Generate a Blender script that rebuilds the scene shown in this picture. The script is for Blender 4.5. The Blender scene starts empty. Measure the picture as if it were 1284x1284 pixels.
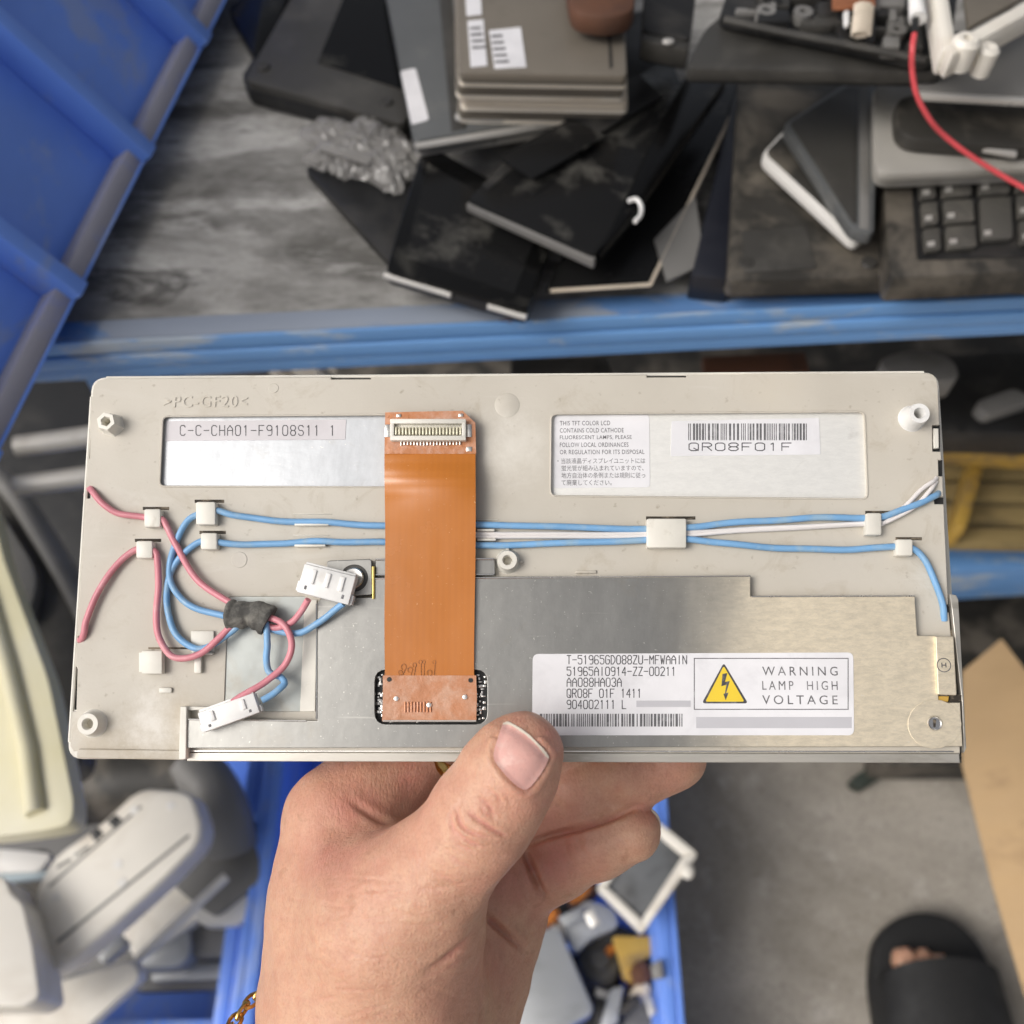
import bpy, bmesh, math, random
import numpy as np
from mathutils import Vector, Matrix, bvhtree
R = math.radians
random.seed(7)
SC = bpy.context.scene
COL = SC.collection

# ------------------------------------------------------------------ camera, sky, sun, exposure
F, CX = 1287.0, 642.0                    # focal length and centre of the photograph, in its pixels
TH = R(32.0)                             # camera looks 58 degrees down
CAM = Vector((0, 0, 1.10))
cam_d = bpy.data.cameras.new('camera')
cam = bpy.data.objects.new('camera', cam_d)
COL.objects.link(cam)
cam.location = CAM
cam.rotation_euler = (TH, 0, 0)
cam_d.sensor_width = 36.0
cam_d.lens = 36.0 * F / 1284.0
cam_d.clip_start = 0.01
cam_d.clip_end = 100
cam_d.dof.use_dof = True
cam_d.dof.focus_distance = 0.268
cam_d.dof.aperture_fstop = 13.0
SC.camera = cam

SUN_EL, SUN_AZ = R(46), R(-114)           # azimuth measured from +Y towards +X
world = bpy.data.worlds.new('World')
SC.world = world
world.use_nodes = True
wn = world.node_tree
sky = wn.nodes.new('ShaderNodeTexSky')
sky.sky_type = 'NISHITA'
sky.sun_disc = False
sky.sun_elevation = SUN_EL
sky.sun_rotation = SUN_AZ
sky.air_density = 0.55
sky.dust_density = 6.0
sky.ozone_density = 0.4
hs = wn.nodes.new('ShaderNodeHueSaturation')
hs.inputs['Saturation'].default_value = 0.35
wn.links.new(sky.outputs[0], hs.inputs['Color'])
bg = wn.nodes['Background']
bg.inputs[1].default_value = 0.14
wn.links.new(hs.outputs[0], bg.inputs[0])

sun_d = bpy.data.lights.new('sun', 'SUN')
sun_d.energy = 1.0
sun_d.angle = R(32)
sun_d.color = (1.0, 0.96, 0.90)
sun = bpy.data.objects.new('sun', sun_d)
COL.objects.link(sun)
sv = Vector((math.sin(SUN_AZ) * math.cos(SUN_EL), math.cos(SUN_AZ) * math.cos(SUN_EL), math.sin(SUN_EL)))
sun.rotation_euler = sv.to_track_quat('Z', 'Y').to_euler()
sun.location = (-3, 2, 5)
SC.view_settings.view_transform = 'Standard'
SC.view_settings.look = 'None'
SC.view_settings.exposure = 0.02
SC.view_settings.gamma = 1.0

# ------------------------------------------------------------------ geometry of the place
CT, ST = math.cos(TH), math.sin(TH)
def c2w(x, y, z):
    return Vector((x, CT * y - ST * z, ST * y + CT * z)) + CAM
def ray(px, py):
    return c2w((px - CX) / F, -(py - CX) / F, -1.0) - CAM
def W(px, py, z):
    """point where the line of sight meets the plane z (number, or (z0, gx, gy): z = z0 + gx x + gy y)"""
    if not isinstance(z, tuple): z = (z, 0, 0)
    d = ray(px, py)
    t = (z[0] + z[1] * CAM.x + z[2] * CAM.y - CAM.z) / (d.z - z[1] * d.x - z[2] * d.y)
    return CAM + d * t
def onplane(px, py, p0, n):
    d = ray(px, py)
    return CAM + d * ((p0 - CAM).dot(n) / d.dot(n))
# the display module: pose of its back face
PA, PB, PG = -0.1519315, -0.02902487, 0.00196603
PT = Vector((-0.00045561, -0.01345693, -0.27220084))
PROT = Matrix.Rotation(PG, 3, 'Z') @ Matrix.Rotation(PB, 3, 'Y') @ Matrix.Rotation(PA, 3, 'X')
PINV = PROT.transposed()
def L(px, py, h=0.0):
    """point on the module, h mm above its back face, in the module's own metres"""
    h *= 0.001
    o = PINV @ (-PT)
    d = PINV @ Vector(((px - CX) / F, -(py - CX) / F, -1.0))
    return o + d * ((h - o.z) / d.z)

# ------------------------------------------------------------------ materials
def srgb(r, g, b):
    return tuple(((v / 255) / 12.92 if v / 255 <= .04045 else ((v / 255 + .055) / 1.055) ** 2.4) for v in (r, g, b))
class NT:
    def __init__(s, name):
        s.m = bpy.data.materials.new(name); s.m.use_nodes = True
        s.t = s.m.node_tree; s.b = s.t.nodes['Principled BSDF']; s.tc = None; s.rnd = False
    def n(s, typ, **kw):
        q = s.t.nodes.new(typ)
        for k, v in kw.items(): setattr(q, k, v)
        return q
    def l(s, a, b): s.t.links.new(a, b)
    def coord(s, scale=(1, 1, 1)):
        if s.tc is None: s.tc = s.n('ShaderNodeTexCoord')
        mp = s.n('ShaderNodeMapping'); mp.inputs['Scale'].default_value = scale
        src = s.tc.outputs['Object']
        if s.rnd:
            oi = s.n('ShaderNodeObjectInfo'); va = s.n('ShaderNodeVectorMath', operation='MULTIPLY_ADD')
            s.l(oi.outputs['Random'], va.inputs[0]); va.inputs[1].default_value = (3.7, 5.3, 2.1); s.l(src, va.inputs[2]); src = va.outputs[0]
        s.l(src, mp.inputs[0]); return mp.outputs[0]
    def noise(s, scale, det=4, rough=.6, stretch=(1, 1, 1), dist=0):
        q = s.n('ShaderNodeTexNoise'); q.inputs['Scale'].default_value = scale
        q.inputs['Detail'].default_value = det; q.inputs['Roughness'].default_value = rough
        q.inputs['Distortion'].default_value = dist
        s.l(s.coord(stretch), q.inputs['Vector']); return q.outputs[0]
    def ramp(s, f, stops):
        q = s.n('ShaderNodeValToRGB'); e = q.color_ramp.elements
        while len(e) < len(stops): e.new(.5)
        for k, (p, c) in enumerate(stops):
            e[k].position = p; e[k].color = (*c, 1) if isinstance(c, tuple) else (c, c, c, 1)
        s.l(f, q.inputs[0]); return q.outputs[0]
    def mix(s, f, a, b, mode='MIX'):
        q = s.n('ShaderNodeMix', data_type='RGBA', blend_type=mode)
        for v, i in ((f, 0), (a, 6), (b, 7)):
            if hasattr(v, 'is_linked') or isinstance(v, bpy.types.NodeSocket): s.l(v, q.inputs[i])
            else: q.inputs[i].default_value = v if i == 0 else (*v, 1)
        return q.outputs[2]
    def bump(s, h, strength=.3, dist=.001):
        q = s.n('ShaderNodeBump'); q.inputs['Strength'].default_value = strength
        q.inputs['Distance'].default_value = dist
        s.l(h, q.inputs['Height']); s.l(q.outputs[0], s.b.inputs['Normal']); return q
    def set(s, **kw):
        for k, v in kw.items():
            i = s.b.inputs[k.replace('_', ' ')]
            if isinstance(v, bpy.types.NodeSocket): s.l(v, i)
            else: i.default_value = (*v, 1) if isinstance(v, tuple) and len(v) == 3 and i.type == 'RGBA' else v
        return s.m
def M(name, col, rough=.5, metal=0.0, dirt=None, dscale=40, damt=(.52, .72), bump=.15, bscale=600, bdist=.0004, rvar=.12, stretch=(1, 1, 1), **kw):
    """a worn material: base colour, patches of a second colour with a ragged outline, fine relief, uneven gloss"""
    m = NT(name); m.rnd = True
    base = m.mix(m.ramp(m.noise(dscale * .37, 5, .6, stretch), [(.3, 0.0), (.7, 1.0)]), tuple(c * .86 for c in col), tuple(min(1, c * 1.1) for c in col))
    if dirt:
        f = m.ramp(m.noise(dscale, 7, .65, stretch, .4), [(damt[0], 0.0), (damt[1], 1.0)])
        base = m.mix(f, base, dirt)
    m.bump(m.noise(bscale, 3, .6, stretch), bump, bdist)
    r = m.ramp(m.noise(dscale * 2.1, 5, .6, stretch), [(.25, max(.02, rough - rvar)), (.75, min(1, rough + rvar))])
    return m.set(Base_Color=base, Roughness=r, Metallic=metal, **kw)

m_beige = NT('beige_plastic')
b0 = m_beige.mix(m_beige.ramp(m_beige.noise(16, 6, .6), [(.3, 0.), (.72, 1.)]), (.475, .435, .365), (.575, .535, .46))
b1 = m_beige.mix(m_beige.ramp(m_beige.noise(75, 8, .72, (1, 1, 1), 1.2), [(.55, 0.), (.80, .75)]), b0, (.38, .325, .24))
b1 = m_beige.mix(m_beige.ramp(m_beige.noise(420, 3, .5), [(.66, 0.), (.78, .65)]), b1, (.28, .235, .17))
b1 = m_beige.mix(m_beige.ramp(m_beige.noise(36, 5, .7, (.35, 1.6, 1), .8), [(.58, 0.), (.75, .55)]), b1, (.64, .615, .56))
def spot(m, base, px_, py_, rad, col, amt, ns):
    d = m.n('ShaderNodeVectorMath', operation='DISTANCE'); m.l(m.coord(), d.inputs[0]); d.inputs[1].default_value = L(px_, py_, 0)
    a = m.n('ShaderNodeMath', operation='MULTIPLY_ADD'); m.l(m.noise(ns, 8, .75), a.inputs[0]); a.inputs[1].default_value = rad * 2.2; m.l(d.outputs['Value'], a.inputs[2])
    return m.mix(m.ramp(a.outputs[0], [(rad * 1.0, amt), (rad * 2.1, 0.)]), base, col)
for q in ((185, 938, .014, (.36, .29, .19), .75, 300), (120, 940, .008, (.40, .33, .23), .6, 260), (196, 906, .010, (.80, .77, .71), .7, 120), (300, 700, .006, (.50, .46, .41), .6, 90), (225, 890, .007, (.42, .35, .25), .6, 420), (640, 560, .012, (.76, .73, .66), .6, 110), (960, 490, .012, (.56, .50, .40), .5, 70),
          (1050, 715, .014, (.50, .46, .40), .5, 160), (300, 560, .01, (.55, .50, .42), .4, 90)):
    b1 = spot(m_beige, b1, *q)
m_beige.bump(m_beige.noise(900, 4, .6), .12, .0003)
m_beige = m_beige.set(Base_Color=b1, Roughness=m_beige.ramp(m_beige.noise(60, 4), [(.3, .42), (.7, .62)]))
m_ivory = M('ivory_plastic', (.72, .69, .61), .45, dirt=(.45, .40, .31), dscale=120, damt=(.6, .85))
m_white = M('white_nylon', (.80, .79, .76), .38, dirt=(.55, .52, .47), dscale=160, damt=(.58, .8), Subsurface_Weight=.1, Subsurface_Radius=(.002, .002, .002))

def plated(name, tint, glare, edge, rough=(.26, .46), spangle=260, glare_rough=.58, glare_met=1.0, glare_con=.80):
    m = NT(name)
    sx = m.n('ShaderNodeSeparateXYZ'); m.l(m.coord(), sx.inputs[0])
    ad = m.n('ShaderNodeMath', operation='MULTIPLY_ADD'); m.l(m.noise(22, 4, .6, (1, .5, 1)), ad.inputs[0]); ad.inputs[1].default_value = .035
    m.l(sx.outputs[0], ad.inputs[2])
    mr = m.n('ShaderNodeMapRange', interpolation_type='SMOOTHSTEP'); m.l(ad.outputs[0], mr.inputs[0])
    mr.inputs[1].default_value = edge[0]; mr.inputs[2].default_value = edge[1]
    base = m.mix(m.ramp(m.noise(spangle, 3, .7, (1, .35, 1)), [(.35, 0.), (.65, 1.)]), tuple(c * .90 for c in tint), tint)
    pat = m.mix(m.ramp(m.noise(520, 6, .8, (.55, 1.5, 1), .3), [(.36, 0.), (.62, 1.)]), tuple(c * glare_con for c in glare), glare)
    base = m.mix(mr.outputs[0], base, pat)  # reflected glare painted into the base colour towards the right
    base = m.mix(m.ramp(m.noise(48, 7, .7, (1, 1, 1), .8), [(.60, 0.), (.8, .5)]), base, (.30, .27, .22))
    base = m.mix(m.ramp(m.noise(1500, 2, .5), [(.70, 0.), (.78, .7)]), base, (.80, .77, .70))
    base = m.mix(m.ramp(m.noise(700, 2, .5, (.04, 1, 1), .3), [(.72, 0.), (.80, .22)]), base, (.75, .72, .66))
    r = m.ramp(m.noise(34, 6, .65, (1.6, .5, 1), .5), [(.3, rough[0]), (.72, rough[1])])
    m.bump(m.noise(520, 4, .65, (.6, 1.3, 1)), .12, .0003)
    rr = m.n('ShaderNodeMix', data_type='FLOAT'); m.l(mr.outputs[0], rr.inputs[0]); m.l(r, rr.inputs[2]); rr.inputs[3].default_value = glare_rough
    return m.set(Base_Color=base, Roughness=rr.outputs[0], Metallic=m.ramp(mr.outputs[0], [(0., 1.0), (1., glare_met)]))
m_shield = plated('galvanised_shield', (.33, .325, .305), (.84, .745, .575), (.052, .098), (.33, .41), glare_met=.72, glare_con=.80)  # second colour imitates a warm reflection on the right-hand metal
m_zinc = plated('bright_zinc_plate', (.52, .535, .55), (.80, .79, .75), (-.02, .02), (.42, .6), 420, .60, .5, .92)  # paler right side stands in for its brighter reflection
m_film = M('dull_metal_film', (.40, .42, .40), .5, .45, dirt=(.36, .35, .31), dscale=90, damt=(.5, .7), bump=.05)
m_rail = M('dull_rail_metal', (.55, .52, .46), .4, .6, dirt=(.32, .29, .23), dscale=140, stretch=(.15, 1, 1))
m_steel = M('bright_steel', (.80, .78, .74), .25, 1.0, bump=.05)
m_grime = M('seam_grime', (.035, .028, .02), .85, dirt=(.22, .18, .13), dscale=260, damt=(.5, .6), stretch=(.5, 1, 1))
m_pcb = M('black_circuit_board', (.012, .014, .012), .4, dirt=(.10, .10, .08), dscale=700, damt=(.6, .66))
m_solder = M('solder', (.75, .73, .68), .3, 1.0)
m_pad = M('gold_pad', (.65, .52, .28), .4, .8)
m_label = M('white_label_paper', (.74, .73, .74), .42, dirt=(.64, .63, .64), dscale=60, bump=.05)
m_label_grey = M('lilac_grey_label_paper', (.63, .60, .61), .5, dirt=(.56, .53, .54), dscale=70, bump=.05)
m_blank = M('grey_blanked_strip', (.52, .51, .53), .5)
m_ink = M('printing_ink', (.06, .058, .062), .55, bump=0, dirt=(.20, .195, .20), dscale=420, damt=(.5, .7))
m_inksoft = M('faded_printing_ink', (.12, .116, .12), .55, bump=0, dirt=(.30, .295, .30), dscale=420, damt=(.5, .7))
m_yel = M('warning_yellow', (.78, .56, .04), .45, bump=0)
m_pink = M('pink_wire', (.64, .235, .27), .42, dirt=(.70, .36, .38), dscale=120, bump=.05)
m_blue = M('pale_blue_wire', (.19, .39, .64), .42, dirt=(.27, .42, .56), dscale=160, damt=(.5, .66), bump=.05)
m_wwire = M('white_wire', (.74, .70, .67), .45, bump=.05)
m_tape = M('black_cloth_tape', (.065, .062, .056), .8, dirt=(.20, .19, .165), dscale=260, damt=(.42, .66), bump=.6, bscale=900)
def flex_mat():
    m = NT('polyimide_flex')
    sx = m.n('ShaderNodeSeparateXYZ'); m.l(m.coord(), sx.inputs[0])
    wv = m.n('ShaderNodeTexWave', bands_direction='X'); wv.inputs['Scale'].default_value = 190; m.l(m.coord(), wv.inputs[0])
    base = m.mix(m.ramp(wv.outputs[0], [(.3, 0.), (.7, .22)]), (.47, .15, .013), (.39, .12, .011))
    base = m.mix(m.ramp(m.noise(28, 4), [(.35, 0.), (.7, .7)]), base, (.54, .18, .02))
    base = m.mix(m.ramp(m.noise(1400, 2), [(.7, 0.), (.78, .6)]), base, (.8, .5, .25))
    m.bump(m.noise(30, 3, .5, (1.5, .6, 1)), .25, .002)
    return m.set(Base_Color=base, Roughness=m.ramp(m.noise(80, 4), [(.3, .14), (.7, .30)]), Specular_IOR_Level=.6, Coat_Weight=.6, Coat_Roughness=.18)
m_flex = flex_mat()
m_flexend = M('copper_flex_end', (.52, .215, .095), .35, .25, dirt=(.60, .36, .26), dscale=210, damt=(.45, .65), bump=.4, bscale=350)
m_clear = M('milky_backing', (.50, .225, .115), .25, dirt=(.60, .38, .27), dscale=150, damt=(.42, .7), bump=.35, bscale=260, bdist=.001)
m_goldtrim = M('gold_foil_edge', (.80, .62, .20), .3, .7)
m_black = M('matt_black_plastic', (.012, .012, .012), .5, dirt=(.055, .051, .045), dscale=22, damt=(.52, .8), stretch=(1, 1, 1))
m_gloss = M('dusty_black_glass', (.004, .004, .004), .18, dirt=(.06, .058, .05), dscale=14, damt=(.56, .74), rvar=.08, bump=.05, Specular_IOR_Level=.2)
m_gloss2 = M('very_dusty_black_glass', (.010, .010, .010), .22, dirt=(.13, .125, .11), dscale=17, damt=(.52, .72), rvar=.1, bump=.08, Specular_IOR_Level=.2)
m_dkgrey = M('dark_grey_plastic', (.038, .036, .032), .5, dirt=(.085, .080, .07), dscale=18, damt=(.5, .75))
m_brownblack = M('dust_brown_black_plastic', (.026, .024, .020), .55, dirt=(.115, .10, .08), dscale=20, damt=(.46, .62))
m_grey = M('grey_anodised', (.12, .125, .125), .4, .3, dirt=(.17, .17, .16), dscale=20)
m_key = M('faded_key_plastic', (.070, .066, .058), .5, dirt=(.13, .12, .10), dscale=40, damt=(.5, .75))
m_silver = M('silver_plastic', (.42, .40, .36), .4, .25, dirt=(.30, .28, .24), dscale=24)
m_edge = M('pale_metal_edge', (.60, .58, .54), .35, .5)
m_tin = M('tin_case', (.21, .185, .15), .42, .4, dirt=(.15, .13, .10), dscale=18)
m_rimcream = M('bright_cream_edge', (.85, .77, .64), .5, dirt=(.60, .50, .38), dscale=60, stretch=(.3, 1, 1))
m_cream = M('cream_edge', (.62, .54, .43), .5, dirt=(.40, .33, .25), dscale=60, stretch=(.3, 1, 1))
m_glassgrey = M('grey_display_glass', (.13, .135, .14), .15, dirt=(.055, .055, .055), dscale=16, damt=(.5, .7))
m_crate = M('blue_crate_plastic', (.16, .32, .88), .42, dirt=(.26, .37, .72), dscale=24, damt=(.54, .64), stretch=(1, .5, .8), bump=.15, bscale=200)
m_cratedirt = M('grimy_crate_rim', (.31, .31, .37), .75, dirt=(.18, .24, .55), dscale=16, damt=(.52, .7))
m_beam = M('blue_painted_steel', (.14, .31, .60), .42, dirt=(.36, .42, .48), dscale=34, damt=(.55, .63), stretch=(.3, 1, 1))
m_beamlip = M('worn_blue_steel', (.22, .25, .30), .6, dirt=(.08, .18, .38), dscale=16, damt=(.50, .57), stretch=(.5, 1, 1))
m_wood = NT('grimy_board')
w0 = m_wood.mix(m_wood.ramp(m_wood.noise(14, 8, .68, (.6, 1.4, 1), .35), [(.40, 0.), (.60, 1.)]), (.10, .095, .085), (.33, .322, .302))
w0 = m_wood.mix(m_wood.ramp(m_wood.noise(17, 9, .72, (.5, 1.5, 1), .3), [(.50, 0.), (.60, .85)]), w0, (.45, .44, .415))
w0 = m_wood.mix(m_wood.ramp(m_wood.noise(21, 8, .7, (.6, 1.7, 1), .5), [(.57, 0.), (.64, .85)]), w0, (.055, .052, .048))
w0 = m_wood.mix(m_wood.ramp(m_wood.noise(160, 6, .75, (.6, 1.2, 1)), [(.48, 0.), (.68, .55)]), w0, (.16, .153, .14))
w0 = m_wood.mix(m_wood.ramp(m_wood.noise(90, 3, .6, (.08, 1, 1)), [(.66, 0.), (.72, .6)]), w0, (.50, .49, .46))
m_wood.bump(m_wood.noise(40, 8, .7, (.4, 1.5, 1), .6), .5, .004)
m_wood = m_wood.set(Base_Color=w0, Roughness=.8)
m_conc = NT('dirty_concrete')
c0 = m_conc.mix(m_conc.ramp(m_conc.noise(5, 8, .65, (1, 1, 1), .6), [(.32, 0.), (.68, 1.)]), (.24, .215, .175), (.50, .455, .39))
c0 = m_conc.mix(m_conc.ramp(m_conc.noise(28, 8, .7), [(.55, 0.), (.72, .7)]), c0, (.54, .50, .45))
c0 = m_conc.mix(m_conc.ramp(m_conc.noise(190, 6, .75), [(.52, 0.), (.66, .6)]), c0, (.13, .115, .095))
c0 = m_conc.mix(m_conc.ramp(m_conc.noise(17, 6, .7), [(.62, 0.), (.74, .8)]), c0, (.16, .14, .12))
m_conc.bump(m_conc.noise(60, 8, .7), .3, .003)
m_conc = m_conc.set(Base_Color=c0, Roughness=.75)
m_card = M('cardboard', (.46, .31, .16), .75, dirt=(.36, .235, .12), dscale=26, damt=(.55, .7), stretch=(.3, 1, 1), bump=.2, bscale=90)
m_offwhite = M('aged_white_plastic', (.74, .70, .62), .42, dirt=(.50, .43, .34), dscale=14, damt=(.5, .78), bump=.05)
m_whitepl = M('white_plastic', (.70, .68, .64), .42, dirt=(.50, .46, .40), dscale=10, bump=.05)
m_yellowish = M('yellowed_plastic', (.62, .57, .36), .42, dirt=(.66, .62, .46), dscale=8, damt=(.4, .7), bump=.05)
m_greypl = M('mid_grey_plastic', (.17, .165, .155), .5, dirt=(.10, .095, .085), dscale=12)
m_greymetal = M('pale_grey_metal_case', (.42, .43, .43), .4, .3, dirt=(.30, .30, .29), dscale=18)
m_yellow = M('yellow_plastic', (.50, .31, .06), .5, dirt=(.24, .16, .07), dscale=40, damt=(.46, .62))
m_orange = M('orange_plastic', (.50, .17, .03), .5)
m_copper = M('copper', (.50, .20, .10), .4, .7)
m_red = M('red_wire', (.62, .075, .085), .4, bump=0)
m_bag = M('grey_plastic_bag', (.22, .21, .195), .22, dirt=(.34, .33, .31), dscale=25, damt=(.45, .7), bump=.6, bscale=70, bdist=.004, Alpha=.8)
m_brown = M('brown_leather', (.11, .045, .022), .6, dirt=(.06, .03, .02), dscale=20)
m_olive = M('olive_dust_card', (.30, .22, .09), .7, dirt=(.10, .075, .035), dscale=14, stretch=(1, 3, 1))
m_gold = M('gold', (.80, .50, .16), .22, 1.0, bump=0)
m_rubber = M('black_foam_rubber', (.011, .011, .011), .7, dirt=(.02, .02, .02), dscale=30)

# ------------------------------------------------------------------ builders
def tag(o, label=None, cat=None, group=None, kind=None):
    if label: o['label'] = label
    if cat: o['category'] = cat
    if group: o['group'] = group
    if kind: o['kind'] = kind
    return o
def thing(name, label, cat, loc, group=None):
    o = bpy.data.objects.new(name, None); COL.objects.link(o)
    o.location = loc; o.empty_display_size = .02
    return tag(o, label, cat, group)
def put(name, bm, m, parent=None, smooth=30, local=False):
    """one mesh object; world coordinates unless its thing is the module (local)"""
    org = None
    if parent is not None and not local:
        off = -Vector(parent.location)
        p = parent.parent
        while p is not None: off -= Vector(p.location); p = p.parent
        bmesh.ops.translate(bm, verts=bm.verts, vec=off)
    elif parent is None:
        if bm.verts:
            lo = Vector([min(v.co[i] for v in bm.verts) for i in range(3)]); hi = Vector([max(v.co[i] for v in bm.verts) for i in range(3)])
            org = Vector(((lo.x + hi.x) / 2, (lo.y + hi.y) / 2, lo.z)); bmesh.ops.translate(bm, verts=bm.verts, vec=-org)
    me = bpy.data.meshes.new(name); bm.to_mesh(me); bm.free()
    mats = m if isinstance(m, (list, tuple)) else [m]
    for q in mats: me.materials.append(q)
    if smooth:
        me.shade_smooth()
        for f in me.polygons:
            if f.select: f.use_smooth = False
        try: me.set_sharp_from_angle(angle=R(smooth))
        except Exception: pass
    o = bpy.data.objects.new(name, me); COL.objects.link(o)
    if parent is not None: o.parent = parent
    elif org is not None: o.location = org
    return o
def bevel(bm, w, seg=2, ang=25):
    es = [e for e in bm.edges if len(e.link_faces) == 2 and e.calc_face_angle(0) > R(ang)]
    if w > 0 and es: bmesh.ops.bevel(bm, geom=es, offset=w, segments=seg, profile=.5, affect='EDGES', clamp_overlap=True)
def rounded(pts, r, n=4):
    """2D/3D polygon with its corners rounded; r one radius or one per corner"""
    out = []; k = len(pts); pts = [Vector(p) for p in pts]
    for i in range(k):
        a, b, c = pts[i - 1], pts[i], pts[(i + 1) % k]
        ri = r[i] if isinstance(r, (list, tuple)) else r
        la, lc = (a - b).length, (c - b).length
        ri = min(ri, la * .45, lc * .45)
        if ri <= 0: out.append(b); continue
        p, q = b + (a - b) * (ri / la), b + (c - b) * (ri / lc)
        for j in range(n + 1):
            t = j / n
            out.append(p * (1 - t) ** 2 + b * (2 * t * (1 - t)) + q * t * t)
    return out
def prism(bm, pts, vec, bev=0, seg=2):
    """solid from a flat outline pts (front face) pushed along vec"""
    b = bmesh.new(); vec = Vector(vec)
    a = [b.verts.new(p) for p in pts]; c = [b.verts.new(Vector(p) + vec) for p in pts]
    n = len(a)
    b.faces.new(a); b.faces.new(c[::-1])
    for i in range(n): b.faces.new((a[i], c[i], c[(i + 1) % n], a[(i + 1) % n]))
    bmesh.ops.recalc_face_normals(b, faces=b.faces)
    for f in b.faces: f.select = True                            # the flat sides stay flat shaded, only the rounded edges are smoothed
    bevel(b, bev, seg)
    b.normal_update()
    big = sorted((f.calc_area() for f in b.faces), reverse=True)
    lim = big[min(len(big) - 1, n + 1)] * .999 if bev > 0 else 0
    for f in b.faces: f.select = f.calc_area() >= lim
    me = bpy.data.meshes.new('tmp'); b.to_mesh(me); b.free(); bm.from_mesh(me); bpy.data.meshes.remove(me)
def tube(bm, path, rad, n=10, cap=True):
    path = [Vector(p) for p in path]
    rs = rad if isinstance(rad, (list, tuple)) else [rad] * len(path)
    rings = []; up = None
    for i, p in enumerate(path):
        t = (path[min(i + 1, len(path) - 1)] - path[max(i - 1, 0)]).normalized()
        if up is None: up = t.orthogonal().normalized()
        up = (up - t * up.dot(t)).normalized(); s = t.cross(up)
        rings.append([bm.verts.new(p + (up * math.cos(2 * math.pi * k / n) + s * math.sin(2 * math.pi * k / n)) * rs[i]) for k in range(n)])
    for a, b in zip(rings, rings[1:]):
        for k in range(n): bm.faces.new((a[k], a[(k + 1) % n], b[(k + 1) % n], b[k]))
    if cap: bm.faces.new(rings[0][::-1]); bm.faces.new(rings[-1])
def spline(pts, step=8):
    pts = [Vector(p) for p in pts]; out = []
    P = [pts[0] * 2 - pts[1]] + pts + [pts[-1] * 2 - pts[-2]]
    for i in range(1, len(P) - 2):
        a, b, c, d = P[i - 1:i + 3]
        for j in range(step):
            t = j / step
            out.append(.5 * ((2 * b) + (c - a) * t + (2 * a - 5 * b + 4 * c - d) * t * t + (3 * b - a - 3 * c + d) * t ** 3))
    out.append(pts[-1]); return out
def lathe(bm, prof, o, ax=(0, 0, 1), n=24):
    """prof: list of (radius, height) along axis ax from o"""
    ax = Vector(ax).normalized(); u = ax.orthogonal().normalized(); v = ax.cross(u); o = Vector(o); rings = []
    for r, h in prof:
        rings.append([bm.verts.new(o + ax * h + (u * math.cos(2 * math.pi * k / n) + v * math.sin(2 * math.pi * k / n)) * max(r, 1e-6)) for k in range(n)])
    for a, b in zip(rings, rings[1:]):
        for k in range(n): bm.faces.new((a[k], a[(k + 1) % n], b[(k + 1) % n], b[k]))
    bmesh.ops.remove_doubles(bm, verts=bm.verts, dist=2e-6)
    bmesh.ops.recalc_face_normals(bm, faces=bm.faces)
def ball(bm, c, r, sc=(1, 1, 1), seg=16):
    q = bmesh.ops.create_uvsphere(bm, u_segments=seg, v_segments=seg // 2 + 1, radius=r)
    for v in q['verts']: v.co = Vector((v.co.x * sc[0], v.co.y * sc[1], v.co.z * sc[2])) + Vector(c)
def flat2d(loops, z0, z1, bev=0.0):
    """plate with holes: first loop is the outline, in module metres"""
    cu = bpy.data.curves.new('tmp', 'CURVE'); cu.dimensions = '2D'; cu.fill_mode = 'BOTH'
    cu.extrude = (z1 - z0) / 2 - bev; cu.bevel_depth = bev; cu.bevel_resolution = 1; cu.offset = -bev
    for lp in loops:
        s = cu.splines.new('POLY'); s.points.add(len(lp) - 1)
        for p, q in zip(s.points, lp): p.co = (q[0], q[1], 0, 1)
        s.use_cyclic_u = True
    o = bpy.data.objects.new('tmp', cu); COL.objects.link(o)
    me = bpy.data.meshes.new_from_object(o.evaluated_get(bpy.context.evaluated_depsgraph_get()))
    bm = bmesh.new(); bm.from_mesh(me)
    bmesh.ops.translate(bm, verts=bm.verts, vec=(0, 0, (z0 + z1) / 2))
    bpy.data.objects.remove(o); bpy.data.curves.remove(cu); bpy.data.meshes.remove(me)
    bmesh.ops.remove_doubles(bm, verts=bm.verts, dist=1e-7)
    return bm
def text_bm(s, size, extrude=0, spacing=1.0, line=1.0, align='LEFT', bold=0.0):
    cu = bpy.data.curves.new('tmp', 'FONT'); cu.body = s; cu.size = size; cu.extrude = extrude
    cu.space_character = spacing; cu.space_line = line; cu.align_x = align; cu.offset = bold; cu.resolution_u = 3
    o = bpy.data.objects.new('tmp', cu); COL.objects.link(o)
    me = bpy.data.meshes.new_from_object(o.evaluated_get(bpy.context.evaluated_depsgraph_get()))
    bm = bmesh.new(); bm.from_mesh(me)
    bpy.data.objects.remove(o); bpy.data.curves.remove(cu); bpy.data.meshes.remove(me)
    return bm
def fit(bm, x0, x1, y0, y1, z):
    """scale flat lettering into a rectangle of the module"""
    xs = [v.co.x for v in bm.verts]; ys = [v.co.y for v in bm.verts]
    ax, bx, ay, by = min(xs), max(xs), min(ys), max(ys)
    for v in bm.verts:
        v.co.x = x0 + (v.co.x - ax) / (bx - ax) * (x1 - x0); v.co.y = y0 + (v.co.y - ay) / (by - ay) * (y1 - y0); v.co.z += z
    return bm
def merge(a, b):
    me = bpy.data.meshes.new('tmp'); b.to_mesh(me); b.free(); a.from_mesh(me); bpy.data.meshes.remove(me)
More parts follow.
